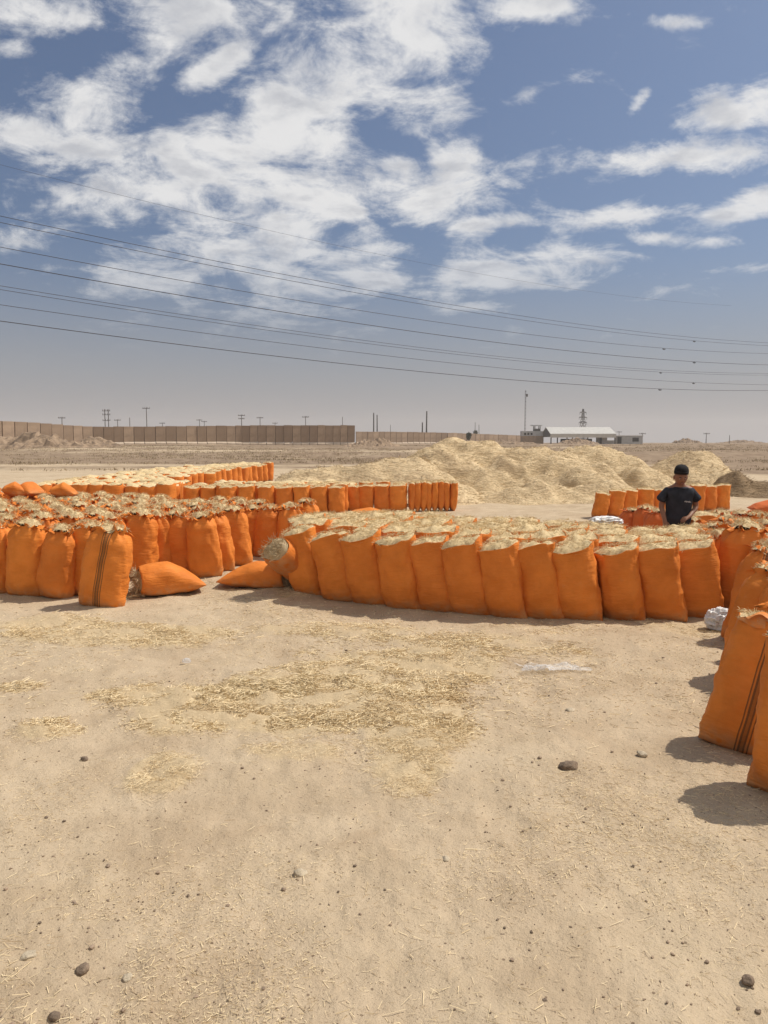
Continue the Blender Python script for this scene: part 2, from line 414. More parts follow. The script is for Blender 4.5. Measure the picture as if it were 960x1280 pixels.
def ground_mat():
    m, N, b, _ = new_mat('sandy_ground')
    oc = N.n('ShaderNodeTexCoord').outputs['Object']
    at = N.n('ShaderNodeAttribute', attribute_name='straw').outputs['Fac']
    veg = N.n('ShaderNodeAttribute', attribute_name='veg').outputs['Fac']
    big = N.noise(oc, .35, 5, .6); mid = N.noise(N.mapping(oc, (7, 3, 0)), 2.2, 6, .62, .5); fine = N.noise(oc, 60, 6, .7)
    grit = N.noise(N.mapping(oc, (1, 8, 2)), 170, 3, .6)
    c = N.mix(N.mapr(mid, .3, .7), (0.410, 0.305, 0.198), (0.525, 0.408, 0.276))
    c = N.mix(N.mapr(big, .38, .66, 0, .6), c, (0.54, 0.43, 0.295))
    c = N.mix(N.mapr(fine, .53, .75, 0, .42), c, (0.29, 0.205, 0.125))
    c = N.mix(N.mapr(fine, .42, .22, 0, .5), c, (0.60, 0.48, 0.33))
    c = N.mix(N.mapr(grit, .62, .74, 0, .55), c, (0.19, 0.135, 0.09))
    # crumbs of soil of two sizes
    for sc, th, amt in ((30, .13, .8), (80, .2, .7), (170, .24, .6)):
        vo = N.n('ShaderNodeTexVoronoi'); N.link(oc, vo.inputs['Vector']); vo.inputs['Scale'].default_value = sc
        pick = N.n('ShaderNodeSeparateColor'); N.link(vo.outputs['Color'], pick.inputs[0])
        spot = N.math('MULTIPLY', N.mapr(vo.outputs['Distance'], th + .08, th), N.mapr(pick.outputs[0], .80, .84))
        c = N.mix(N.math('MULTIPLY', spot, amt), c, (0.17, 0.115, 0.075))
    # chaff
    st1 = N.noise(N.mapping(oc, (0, 0, 0), (0, 0, R(25)), (30, 190, 1)), 1.0, 4, .6, .5)
    st2 = N.noise(N.mapping(oc, (4, 2, 0), (0, 0, R(-50)), (28, 180, 1)), 1.0, 4, .6, .5)
    chaff = N.math('MAXIMUM', N.mapr(st1, .5, .72), N.mapr(st2, .52, .74))
    strawc = N.mix(chaff, (0.48, 0.36, 0.21), (0.72, 0.57, 0.35))
    amt = N.mapr(N.math('ADD', at, N.math('MULTIPLY', N.math('SUBTRACT', N.noise(oc, 9, 6, .7), .5), .9)), .25, .75)
    c = N.mix(N.math('MULTIPLY', amt, .7), c, strawc)
    lit = N.math('MULTIPLY', chaff, N.mapr(N.noise(oc, 1.3, 4, .6), .42, .7, .0, .35))
    c = N.mix(lit, c, (0.56, 0.44, 0.24))
    vegn = N.mapr(N.math('ADD', veg, N.math('MULTIPLY', N.math('SUBTRACT', N.noise(N.mapping(oc, sc=(1, .6, 1)), .16, 6, .65), .5), 1.1)), .35, .75)
    vc = N.mix(N.mapr(N.noise(N.mapping(oc, sc=(1, .35, 1)), 1.1, 6, .7), .35, .68), (0.185, 0.125, 0.080), (0.31, 0.225, 0.15))
    c = N.mix(N.math('MULTIPLY', vegn, .92), c, vc)
    N.link(c, b.inputs['Base Color'])
    b.inputs['Roughness'].default_value = .95; b.inputs['Specular IOR Level'].default_value = .12
    h = N.math('ADD', N.math('MULTIPLY', fine, .6), N.math('ADD', N.math('MULTIPLY', grit, .25), N.math('MULTIPLY', N.noise(oc, 16, 5, .6), 1.1)))
    bp = N.n('ShaderNodeBump'); bp.inputs['Strength'].default_value = .75; bp.inputs['Distance'].default_value = .016
    N.link(h, bp.inputs['Height']); N.link(bp.outputs[0], b.inputs['Normal'])
    return m
M['ground'] = ground_mat()

# ------------------------------------------------------------------ ground
# loose straw patches: photo pixel centre, half extents, strength
PATCH = [(430, 872, 175, 42, 1.0), (270, 880, 150, 34, .95), (520, 900, 90, 55, 1.0), (470, 830, 150, 35, .9), (520, 960, 65, 36, .95),
         (200, 970, 52, 32, 1.1), (55, 918, 60, 22, 1.0), (170, 872, 70, 22, .8), (130, 795, 170, 16, .75), (230, 790, 60, 10, .8), (60, 780, 90, 12, .7),
         (370, 940, 70, 14, .6), (560, 800, 160, 12, .55), (20, 862, 45, 10, .7), (640, 810, 110, 12, .5), (330, 848, 60, 14, .7), (430, 785, 120, 10, .6),
         (860, 785, 60, 9, .5), (370, 735, 40, 12, .9), (700, 785, 90, 10, .4)]
PW = []
for (px, py, rx, ry, s) in PATCH:
    c = at_z(px, py); ex = at_z(px + rx, py).x - c.x; e1 = at_z(px, py - ry).y; e0 = at_z(px, py + ry).y
    PW.append((c.x, (e0 + e1) / 2, ex, (e1 - e0) / 2, s))

def straw_density(x, y):
    d = np.zeros_like(x)
    wob = .30 * fbm(x * 1.6, y * 1.6, 0, 3, 91)
    for (cx, cy, rx, ry, s) in PW:
        q = np.sqrt(((x - cx) / rx) ** 2 + ((y - cy) / ry) ** 2) + wob
        d = np.maximum(d, s * (1 - sstep(q, .55, 1.12)))
    return d

def ground_z(x, y):
    x = np.asarray(x, float); y = np.asarray(y, float)
    d = np.hypot(x, y)
    z = .030 * fbm(x * .30, y * .30, 0, 3, 5) * sstep(d, 1, 6)
    z = z + 1.15 * sstep(d, 62, 150) + .22 * fbm(x * .05, y * .05, 3.0, 4, 15) * sstep(d, 45, 110) * (1 - .8 * sstep(d, 300, 900))
    return z

def ground_detail(x, y):
    d = np.hypot(x, y)
    z = .016 * fbm(x * 1.3, y * 1.3, 0, 3, 25) + .010 * fbm(x * 5.5, y * 5.5, 0, 4, 35, .6) * (1 - sstep(d, 8, 25))
    return z

def gz(x, y): return float(ground_z(np.array([x]), np.array([y]))[0])

rad = np.concatenate([[0.02], np.geomspace(.4, 1500, 720)])
ang = np.concatenate([np.linspace(-42, 42, 420), np.linspace(42, 318, 90)[1:-1]])
th = np.radians(90 - ang)
RR, TT = np.meshgrid(rad, th, indexing='ij')
GX, GY = (RR * np.cos(TT)).ravel(), (RR * np.sin(TT)).ravel()
sden = straw_density(GX, GY)
Z = ground_z(GX, GY) + ground_detail(GX, GY) + .032 * sden * (.5 + fbm(GX * 9, GY * 9, 0, 2, 77) * .5) * (np.hypot(GX, GY) < 14)
dd = np.hypot(GX, GY)
veg = sstep(dd, 40, 58) * (.85 + .28 * fbm(GX * .02, GY * .05, 7, 3, 55)) + .28 * sstep(dd, 24, 40) * sstep(GX / (GY + 1e-3), .25, .42)
track = np.exp(-((GY - 58 - .05 * GX) / 3.2) ** 2) + np.exp(-((GY - 100 + .1 * GX) / 5) ** 2) * .7
veg = veg - .5 * track
me = make_mesh('ground', np.c_[GX, GY, Z], grid_faces(len(rad), len(ang), True)[:, ::-1], M['ground'], True, None, {'straw': sden, 'veg': veg})
tag(link('ground', me), 'pale sandy ground littered with straw', 'ground', kind='structure')

# ------------------------------------------------------------------ loose straw, grit, dry grass (nobody could count them)
def scatter_straw():
    g = np.random.default_rng(5)
    P = []
    # dense patches
    for (cx, cy, rx, ry, s) in PW:
        n = int(36000 * (1.7 if rx * ry < .12 else 1.0) * rx * ry * s * min(1.0, (5.5 / cy) ** 1.2)) + 150
        a = g.uniform(-1.15, 1.15, (n, 2)); x, y = cx + a[:, 0] * rx, cy + a[:, 1] * ry
        k = straw_density(x, y) * (.80 + 1.0 * fbm(x * 3.1, y * 3.1, 0, 3, 61)) > g.uniform(0, .9, n)
        P.append(np.c_[x, y][k])
    # litter over the yard
    n = 80000
    D = 1.9 + 11 * g.uniform(0, 1, n) ** 1.7; u = g.uniform(-.56, .56, n)
    x, y = D * u, D
    k = sstep(fbm(x * .9, y * .9, 0, 4, 44), -.25, .9) + .10 > g.uniform(0, 1, n)
    P.append(np.c_[x, y][k])
    n = 90000                                                              # fine chaff
    D = 1.9 + 8 * g.uniform(0, 1, n) ** 1.6; u = g.uniform(-.56, .56, n); x, y = D * u, D
    k = sstep(fbm(x * 1.7, y * 1.7, 0, 4, 46), -.2, .8) > g.uniform(0, 1, n)
    nch = int(k.sum()); P.append(np.c_[x, y][k])
    P = np.concatenate(P); n = len(P)
    z = ground_z(P[:, 0], P[:, 1]) + ground_detail(P[:, 0], P[:, 1])
    den = straw_density(P[:, 0], P[:, 1])
    z = z + .004 + .050 * den * g.uniform(0.05, 1, n) * (.5 + .7 * fbm(P[:, 0] * 4, P[:, 1] * 5, 0, 2, 78))
    a = g.uniform(0, 2 * np.pi, n)
    Dr = np.c_[np.cos(a), np.sin(a), g.normal(0, .10, n) + .10 * den]
    L = g.gamma(2.6, .0105, n) + .008; L = np.where(g.uniform(0, 1, n) > .988, L * 1.6, L) * np.where(P[:, 1] < 4.5, .82, 1.0); L = np.minimum(L, .12); L[-nch:] = g.uniform(.004, .016, nch)
    Wd = g.uniform(.0010, .0024, n) * np.where(P[:, 1] > 4.4, 1.9, .9)
    V, F = blades(np.c_[P, z], Dr, L, Wd, .25, 1, g)
    tag(link('loose_straw', make_mesh('loose_straw', V, F, M['blade'], False)), 'loose golden straw scattered in patches over the sand', 'straw', kind='stuff')
scatter_straw()

def blob_verts(nu=6, nv=4):
    V = [[0, 0, -1]]
    for j in range(1, nv):
        p = -math.pi / 2 + math.pi * j / nv
        for i in range(nu):
            t = 2 * math.pi * (i + .5 * (j % 2)) / nu
            V.append([math.cos(p) * math.cos(t), math.cos(p) * math.sin(t), math.sin(p)])
    V.append([0, 0, 1]); V = np.array(V)
    T = []
    for i in range(nu): T.append([0, 1 + (i + 1) % nu, 1 + i])
    for j in range(nv - 2):
        for i in range(nu):
            a = 1 + j * nu + i; b = 1 + j * nu + (i + 1) % nu; c = a + nu; d = b + nu
            T += [[a, b, d], [a, d, c]]
    l = len(V) - 1; o = 1 + (nv - 2) * nu
    for i in range(nu): T.append([l, o + i, o + (i + 1) % nu])
    return V, np.array(T)

def scatter_grit():
    g = np.random.default_rng(8)
    BV, BT = blob_verts(5, 3)
    n = 5000
    D = 1.9 + 12 * g.uniform(0, 1, n) ** 1.6; u = g.uniform(-.56, .56, n); x, y = D * u, D
    k = fbm(x * 1.1, y * 1.1, 0, 3, 71) + g.normal(0, .5, n) > -.2
    x, y = x[k], y[k]; n = len(x)
    s = .0016 + g.gamma(1.1, .0014, n); s = np.minimum(s, .011)
    sc = np.stack([s * g.uniform(.8, 1.6, n), s * g.uniform(.8, 1.4, n), s * g.uniform(.5, .9, n)], 1)
    a = g.uniform(0, 6.28, n); jit = 1 + g.normal(0, .16, (n, len(BV)))
    V = BV[None] * sc[:, None, :] * jit[..., None]
    V = np.stack([V[..., 0] * np.cos(a)[:, None] - V[..., 1] * np.sin(a)[:, None], V[..., 0] * np.sin(a)[:, None] + V[..., 1] * np.cos(a)[:, None], V[..., 2]], -1)
    z = ground_z(x, y) + ground_detail(x, y) + s * .35
    V = (V + np.c_[x, y, z][:, None, :]).reshape(-1, 3)
    F = (BT[None] + (np.arange(n) * len(BV))[:, None, None]).reshape(-1, 3)
    tag(link('gravel', make_mesh('gravel', V, F, M['pebble'], False)), 'small dark pebbles and clods strewn over the sand', 'gravel', kind='stuff')
scatter_grit()

def scatter_grass():
    g = np.random.default_rng(9)
    n = 15000
    D = 46 + 100 * g.uniform(0, 1, n) ** 1.3; x = D * g.uniform(-.6, .6, n); y = D
    v = .62 + .9 * fbm(x * .05, y * .12, 7, 3, 55) - .9 * (np.exp(-((y - 58 - .05 * x) / 3.2) ** 2))
    k = v > g.uniform(0.15, 1.0, n); x, y = x[k], y[k]; n = len(x); m = 7
    P = np.repeat(np.c_[x, y, ground_z(x, y) - .02], m, 0) + np.c_[g.normal(0, .22, (n * m, 2)), np.zeros(n * m)]
    Dr = np.c_[g.normal(0, .5, (n * m, 2)), np.ones(n * m)]
    V, F = blades(P, Dr, g.uniform(.06, .22, n * m), g.uniform(.015, .04, n * m), .4, 1, g)
    tag(link('dry_grass', make_mesh('dry_grass', V, F, M['drygrass'], False)), 'low brown dry scrub and grass covering the plain before the blast walls', 'dry grass', kind='stuff')
scatter_grass()

# ------------------------------------------------------------------ straw sacks
def sup(th, a, b, n):
    c, s = np.cos(th), np.sin(th)
    return a * np.sign(c) * np.abs(c) ** (2 / n), b * np.sign(s) * np.abs(s) ** (2 / n)

def sack_geo(kind, seed, w=.43, d=.34, h=.74, nu=44, nv=30, twist=0.0, slope=0.0, big=False):
    """returns (V, F) of the bag and (V, F) of its straw; base at z=0, front face towards -Y"""
    g = np.random.default_rng(seed)
    th = np.linspace(0, 2 * np.pi, nu, endpoint=False)
    T = np.linspace(0, 1, nv)
    kx = [0, .05, .15, .35, .6, .85, .95, 1.0]
    if kind == 'tied':
        wa = [.90, .96, 1.0, 1.0, 1.0, .95, .80, .60]; da = [.45, .68, .92, 1.0, 1.0, .93, .74, .60]
    else:
        wa = [.97, .985, 1.0, 1.0, .99, .985, .99, 1.0]; da = [.26, .52, .84, 1.0, 1.0, .97, .95, .96]
    V = []
    skew = g.uniform(-.02, .02)
    for t in T:
        a = np.interp(t, kx, wa) * w / 2; b = np.interp(t, kx, da) * d / 2
        n = 2.1 + .7 * sstep(t, 0, .3)
        x, y = sup(th, a, b, n)
        z = np.full(nu, t * h)
        low = .017 * noise3(np.cos(th) * 1.6 + seed, np.sin(th) * 1.6, t * 3.0, seed) + .012 * noise3(np.cos(th) * 4, np.sin(th) * 4 + seed, t * 8, seed + 1)
        side = .35 + .65 * np.abs(np.cos(th)) ** 3
        cr = .0085 * (1 - np.abs(noise3(np.cos(th) * 2.2 + 3 * seed, np.sin(th) * 2.2, t * 24, seed + 2))) * side * (1 if kind != 'tied' else 1.1)
        if kind == 'tied':
            cr = cr + .016 * np.sin(th * 9 + seed) * sstep(t, .80, 1.0)
        k = 1 + (low + cr) / np.hypot(a, b) * 1.35
        x, y = x * k + skew * t, y * k
        tw = twist * (1 - sstep(t, 0, .8)); x, y = x * math.cos(tw) - y * math.sin(tw), x * math.sin(tw) + y * math.cos(tw)
        if kind == 'open' and slope: z = z + slope * x * sstep(t, .55, 1.0) - .028 * (1 - sstep(t, 0, .25)) * (x / w + .5)
        if t == T[-1] and kind == 'open':
            z = z + .025 * noise3(np.cos(th) * 2 + seed, np.sin(th) * 2, 5.0, seed + 4) + .030 * np.abs(np.cos(th)) ** 6 * g.uniform(.2, 1.2) * np.where(np.cos(th) > 0, 1, .4)
        z = z * 1.0
        if t < .02 and not slope: z = z * 0
        V.append(np.c_[x, y, z])
    rim = V[-1].copy()
    cx, cy = rim[:, 0].mean(), rim[:, 1].mean()
    if kind == 'open':
        for (s, dzv) in ((.985, .004), (.94, -.03), (.92, -.10)):
            V.append(np.c_[(rim[:, 0] - cx) * s + cx, (rim[:, 1] - cy) * s + cy, rim[:, 2] + dzv])
    else:
        # gathered frill above the neck, folding outwards
        ph = g.uniform(0, 6.28)
        lob = sstep(noise3(np.cos(th) * 1.5 + 3, np.sin(th) * 1.5, seed * 2.3, seed + 9), -.35, .45)       # where the flaps stand up
        for (s, dzv, ruf, u) in ((.94, .012, .12, 0), (1.0, .026, .24, .25), (1.10, .040, .40, .7), (1.20, .046, .55, 1.0), (1.12, .046, .5, .95), (.92, .020, .25, .3), (.80, -.02, .05, 0)):
            fl = 1 + ruf * (.38 * np.sin(9 * th + ph) + .42 * np.sin(15 * th + 2 * ph) + .8 * noise3(np.cos(th) * 2.8, np.sin(th) * 2.8, seed * 1.7 + u, seed + 8))
            up = u * (.042 * lob - .036 + .030 * np.sin(13 * th + 3 * ph) + .035 * noise3(np.cos(th) * 4 + 4, np.sin(th) * 4, seed * 1.3, seed + 10))
            V.append(np.c_[(rim[:, 0] - cx) * s * fl * (1 - .18 * u * lob) + cx, (rim[:, 1] - cy) * s * fl * (1 - .18 * u * lob) + cy, rim[:, 2] + dzv + up])
    rows = len(V); Vb = np.concatenate(V)
    Fb = grid_faces(rows, nu, True)
    # bottom cap: fold along the base seam
    Vb = np.r_[Vb, [[Vb[:nu, 0].mean(), Vb[:nu, 1].mean(), 0.0]]]; c = len(Vb) - 1
    capT = np.array([[c, (j + 1) % nu, j] for j in range(nu)])
    # straw
    sm = MB()
    nr = 9; rr = np.linspace(0, 1, nr); m2 = 32; t2 = np.linspace(0, 2 * np.pi, m2, endpoint=False)
    ri = np.interp(t2, np.r_[th, 2 * np.pi], np.r_[rim[:, 0] - cx, (rim[0, 0] - cx)])
    rj = np.interp(t2, np.r_[th, 2 * np.pi], np.r_[rim[:, 1] - cy, (rim[0, 1] - cy)])
    rz_ = np.interp(t2, np.r_[th, 2 * np.pi], np.r_[rim[:, 2], rim[0, 2]])
    GV = []
    k0 = .97 if kind == 'open' else 1.04
    for r in rr:
        x = ri * r * k0 + cx; y = rj * r * k0 + cy
        nzv = fbm(x * 11 + seed, y * 11, 0, 3, seed + 20)
        if kind == 'open': z = rz_ * r ** 2 + h * (1 - r ** 2) + .046 * (1 - r ** 3.0) + .030 * nzv * (1 - .4 * r) - .006
        else: z = h + .048 * (1 - r * r) + .035 * nzv + .020
        GV.append(np.c_[x, y, z])
    sm.add(np.concatenate(GV), grid_faces(nr, m2, True))
    nb = (1100 if big else 420) if kind == 'open' else 520
    q = np.sqrt(g.uniform(0, 1.06, nb)) ; ta_ = g.uniform(0, 2 * np.pi, nb)
    idx = (ta_ / (2 * np.pi) * m2).astype(int) % m2
    x = ri[idx] * q * k0 + cx; y = rj[idx] * q * k0 + cy
    if kind == 'open': z = rz_[idx] * q ** 2 + h * (1 - q ** 2) + .055 * (1 - np.minimum(q, 1) ** 3) + g.uniform(0, .015, nb)
    else: z = h + .048 * (1 - q * q) + .026 + g.uniform(0, .03, nb)
    hz = 0.2 if kind == 'open' else .3
    Dr = np.c_[np.cos(ta_) * q + g.normal(0, .7, nb), np.sin(ta_) * q + g.normal(0, .7, nb), g.normal(hz * .7, .4, nb)]
    bv, bf = blades(np.c_[x, y, z], Dr, g.uniform(.010, (.032 if big else .05) if kind == 'open' else .040, nb), g.uniform(.0015, .004, nb), .3, 1, g)
    sm.add(bv, bf)
    return Vb, [Fb, capT], sm

VAR = {}
def variant(key, kind, seed, mat='sack', **kw):
    V, F, sm = sack_geo(kind, seed, **kw)
    VAR[key] = (make_mesh('sack_body', V, F, M[mat]), sm.mesh('straw_fill', M['fill']))
for i in range(6): variant(('open', i), 'open', 100 + i, h=.72 + .015 * (i % 3), w=.42 + .012 * (i % 4), d=.35)
for i in range(6): variant(('front', i), 'open', 150 + i, h=.70 + .010 * (i % 3), w=.395 + .014 * (i % 3), d=.30, twist=R(-8), slope=.09, nv=34)
for i in range(5): variant(('tied', i), 'tied', 200 + i, h=.72 + .02 * (i % 3), w=.375 + .014 * (i % 3), d=.32)
for i in range(3): variant(('slim', i), 'open', 300 + i, h=.70 + .012 * i, w=.46, d=.22, nu=32, nv=20)
for i in range(3): variant(('low', i), 'open', 330 + i, h=.70 + .02 * i, w=.42, d=.34, nu=24, nv=14)
for i in range(2): variant(('stripe', i), 'tied', 400 + i, mat='sack_stripe', h=.77, w=.45, d=.33)
for i in range(2): variant(('bigopen', i), 'open', 420 + i, mat='sack_stripe' if i == 0 else 'sack', h=.77, w=.46, d=.34, big=True)
for i in range(2): variant(('red', i), 'tied', 440 + i, mat='sack_red', h=.72, w=.46, d=.36)

NSACK = 0
def sack(key, x, y, rz=0.0, lean_x=0.0, lean_y=0.0, label=None, group=None, z=None, sc=1.0, szs=None):
    """lean_x > 0 tips the top towards +X (as seen), lean_y > 0 tips the top away"""
    global NSACK
    e = bpy.data.objects.new('straw_sack', None); col.objects.link(e)
    e.empty_display_size = .1
    sink = .5 * .40 * abs(math.sin(lean_x)) * .35
    e.location = (x, y, (gz(x, y) if z is None else z) - .006 - sink)
    m = Matrix.Rotation(lean_x, 3, 'Y') @ Matrix.Rotation(-lean_y, 3, 'X') @ Matrix.Rotation(rz, 3, 'Z')
    e.rotation_euler = m.to_euler()
    e.scale = szs if szs else (sc, sc, sc)
    for nm, me_ in zip(('sack_body', 'straw_fill'), VAR[key]): link(nm, me_, e)
    tag(e, label, 'sack', group)
    NSACK += 1
    return e

g = np.random.default_rng(21)
U = lambda a, b: float(g.uniform(a, b))

ORD = ['first', 'second', 'third', 'fourth', 'fifth', 'sixth', 'seventh', 'eighth', 'ninth', 'tenth', 'eleventh', 'twelfth', 'thirteenth', 'fourteenth']

# --- central block (A): twelve sacks in front, rows behind
A_front = [(386, 746), (424, 752), (463, 756), (502, 761), (547, 764), (590, 768), (636, 772), (680, 773), (728, 775), (783, 774), (832, 774), (878, 771)]
A_rows = [5, 6, 7, 7, 7, 6, 6, 6, 5, 5, 4, 3]
A_pos = []
for i, (px, py) in enumerate(A_front):
    c = at_z(px, py); A_pos.append((c.x, c.y + .13))
for i, (x, y) in enumerate(A_pos):
    nxt = A_pos[min(i + 1, 11)]; prv = A_pos[max(i - 1, 0)]
    rz = R(-18) + R(U(-4, 4))
    if i == 11: rz = R(-14)
    sack(('front', i % 6), x + .02, y, rz, R(-8.5) + R(U(-1.5, 1.5)) - R(max(0, 3 - i)), R(U(-2, 2)),
         ['leftmost open orange sack in the front row of the long central block'][0] if i == 0 else
         ('rightmost open orange sack in the front row of the central block, by the white bag' if i == 11 else
          f'{ORD[i]} open orange sack from the left in the front row of the central block'),
         'sacks of the long central block', szs=(U(.97, 1.03) if i < 11 else 1.14, U(.92, 1.06), U(.985, 1.025)))
    for j in range(1, A_rows[i]):
        xx = x + .02 * j + U(-.04, .04) + (.05 if j % 2 else -.05); yy = y + j * .365 + U(-.03, .03)
        if i > 7: xx += .03 * j
        sack(('open', int(g.integers(0, 6))), xx, yy, R(-8) + R(U(-12, 12)), R(-4) + R(U(-3, 3)), R(U(-3, 3)),
             'open straw-topped orange sack packed behind the front row of the central block', 'sacks packed inside the long central block', sc=U(.97, 1.03))

# --- left block (B): tied sacks, a staggered front edge and a deep field behind
B_front = [(-14, 744, 'tied', 4, 3), (27, 747, 'tied', 2, 4), (64, 749, 'tied', 0, 7), (100, 746, 'tied', 1, 5), (170, 727, 'tied', 2, 3), (196, 722, 'tied', 3, -2),
           (226, 721, 'tied', 4, -3), (256, 724, 'tied', 0, -6), (273, 717, 'tied', 1, -8), (296, 709, 'tied', 2, -6)]
blab = ['cut off by the left edge of the photo', 'second from the left edge of the photo', 'leaning right just left of the striped sack', 'half hidden behind the striped sack',
        'right of the striped sack, behind the lying one', 'narrow and upright behind the lying open sack',
        'behind the tapered end of the lying open sack', 'third from the right end of the front row', 'second from the right end of the front row', 'rightmost in front, by the closed lying sack']
B_pts = []
for (px, py, kind, v, lean), lb in zip(B_front, blab):
    c = at_z(px, py); x, y = c.x, c.y + .13; B_pts.append((x, y))
    sack((kind, v), x, y, R(U(-14, 10)), R(lean), R(U(-2, 3)), 'tied orange sack fronting the left block, ' + lb, 'front sacks of the left block', sc=U(.98, 1.04))
c = at_z(123, 760)
sack(('stripe', 0), c.x - .03, c.y + .14, R(-4), R(10), R(3), 'big orange sack with dark vertical stripes standing forward of the left block', 'front sacks of the left block', sc=1.04)
for (px, py, v, lean, lb) in [(308, 697, 0, 6, 'tied orange sack in the dark corner right of the left block front row'),
                              (331, 699, 1, 4, 'tied orange sack leaning right, behind the closed lying sack'),
                              (362, 700, 3, 0, 'tied orange sack behind the tipped sack showing its straw end'),
                              (384, 690, 4, 0, 'tied orange sack touching the left end of the long central block')]:
    c = at_z(px, py); sack(('tied', v), c.x, c.y + .1, R(U(-10, 10)), R(lean), 0, lb, 'front sacks of the left block', sc=U(.95, 1.0))

def in_poly(x, y, P):
    r = False; n = len(P)
    for i in range(n):
        x1, y1 = P[i]; x2, y2 = P[(i + 1) % n]
        if (y1 > y) != (y2 > y) and x < (x2 - x1) * (y - y1) / (y2 - y1) + x1: r = not r
    return r

B_poly = [(-4.75, 8.95), (-4.0, 8.95), (-3.35, 9.1), (-2.9, 9.9), (-2.25, 10.7), (-1.75, 11.5), (-1.75, 12.1), (-3.3, 12.9), (-4.9, 14.2), (-7.9, 15.4), (-8.3, 15.2)]
yy = 8.9; row = 0
while yy < 15.6:
    xx = -8.4 + (.2 if row % 2 else 0)
    while xx < -1.4:
        if in_poly(xx, yy, B_poly):
            sack(('tied', int(g.integers(0, 5))), xx + U(-.05, .05), yy + U(-.04, .04), R(U(-40, 40)), R(U(-5, 5)), R(U(-4, 4)),
                 'tied orange sack with straw poking out, packed inside the left block', 'sacks packed inside the left block', sc=U(.94, 1.02))
        xx += .405
    yy += .37; row += 1
# plump closed sacks lying upon the rear of the left block are built with the lying sacks below

# --- middle block (C): front row, set-back sacks, narrow row
C_group = 'front sacks of the middle block'
for i, px in enumerate((421, 400, 379, 357, 333, 309, 286)):
    c = at_z(px, 644); sack(('open', i % 6), c.x, c.y + .12, R(U(-8, 4)), R(-3 + U(-2, 2)), 0,
        'rightmost open orange sack in the front row of the middle block' if i == 0 else f'open orange sack, {ORD[i]} from the right in the front row of the middle block', C_group, sc=.88)
for i, px in enumerate((441, 457, 478)):
    c = at_z(px, 641); sack(('open', i), c.x, c.y + .15, R(U(-8, 4)), R(U(-2, 2)), 0,
        'open orange sack set back in the middle block, ' + ['just right of its front row', 'between the other two set-back sacks', 'beside the narrow row'][i], C_group, sc=.86)
c = at_z(498, 641); sack(('open', 3), c.x, c.y + .12, R(2), R(-1), 0, 'wide open orange sack at the left end of the narrow row before the straw heap', C_group, sc=.9)
for i, px in enumerate((515, 522.5, 529.5, 536.5, 544, 551, 558.5, 566)):
    c = at_z(px, 640.5 - .12 * i); sack(('slim', i % 3), c.x, c.y + .12, R(90 + U(-6, 6)), R(U(-2, 2)), R(U(-2, 2)),
        ('rightmost narrow orange sack standing edge-on before the straw heap' if i == 7 else f'narrow orange sack edge-on before the straw heap, {ORD[i]} of eight from the left'), 'narrow row of sacks', sc=.93, szs=(.9, .88, .96))
for px, k in ((436, 0), (458, 1), (480, 2), (500, 3), (520, 4), (540, 0), (560, 1)):
    c = at_z(px, 634); sack(('low', k % 3), c.x, c.y + .3, R(U(-20, 20)), 0, 0, 'open orange sack in the second row of the middle block, before the straw heap', 'second row of the middle block', sc=.86)
for j in range(1, 3):
    for i in range(10):
        x = -.95 - i * .40 - .1 * (j % 2) + U(-.04, .04); y = 18.05 + j * .40 + U(-.03, .03)
        sack(('low', int(g.integers(0, 3))), x, y, R(U(-20, 20)), R(U(-4, 4)), R(U(-3, 3)), 'open straw-topped orange sack packed inside the middle block', 'sacks packed inside the middle block', sc=U(.86, .93))

# --- right hand groups
E_group = 'sacks at the back right'
for i, (px, py, lean) in enumerate([(750, 648, 9), (768, 647, 8), (786, 646, 6), (806, 645, 4), (826, 643, 2), (872, 640, 2), (888, 639, 0), (904, 638, 0)]):
    c = at_z(px, py); sack(('open', i % 6), c.x, c.y + .12, R(U(-8, 8)), R(lean), 0,
        ['open orange sack leaning at the left end of the row behind the boy', 'open orange sack, second from left in the row behind the boy', 'open orange sack, third from the left in the row behind the boy',
         'open orange sack, fourth from the left in the row behind the boy', 'open orange sack directly behind the boy in the dark shirt', 'open orange sack just right of the boy in the row behind him',
         'open orange sack, second from the right in the row behind the boy', 'rightmost open orange sack in the row behind the boy'][i], E_group, sc=U(.76, .86))
for i, (px, D) in enumerate([(786, 12.4), (809, 12.2), (822, 11.6), (858, 12.4)]):
    c = at_d(px, 640, D); sack(('red', i % 2), c.x, D, R(U(-15, 15)), R(U(-6, 6)), 0,
        ['red-orange tied sack left of the boy, nearest to the white plastic', 'red-orange tied sack, second left of the boy', 'small red-orange tied sack close against the left arm of the boy', 'red-orange tied sack directly behind the boy'][i], 'red sacks around the boy', sc=U(.80, .9))
for i, (px, D, k) in enumerate([(880, 11.0, 'open'), (902, 11.1, 'red'), (922, 11.0, 'red'), (947, 10.9, 'stripe'), (972, 10.8, 'open')]):
    c = at_d(px, 640, D); sack((k, i % 2), c.x, D, R(U(-8, 8)), R(U(-3, 3)), 0,
        ['open orange sack at the left end of the near row right of the boy', 'red-orange sack, second from the left in the near row right of the boy', 'red-orange sack, third from the left in the near row right of the boy',
         'striped orange sack in the near row right of the boy', 'open orange sack cut by the right edge, in the row beyond the boy'][i], 'row of sacks right of the boy', sc=.93 if k != 'stripe' else .88)
E4 = [(3.55, 8.05), (3.95, 8.05), (3.95, 9.7), (3.5, 8.6), (4.35, 9.3), (3.85, 8.55), (4.3, 8.6), (4.7, 9.1), (4.25, 8.15), (4.65, 8.5), (4.75, 9.6), (5.1, 9.7), (5.05, 9.1), (4.35, 9.75), (4.05, 9.2), (5.1, 10.1)]
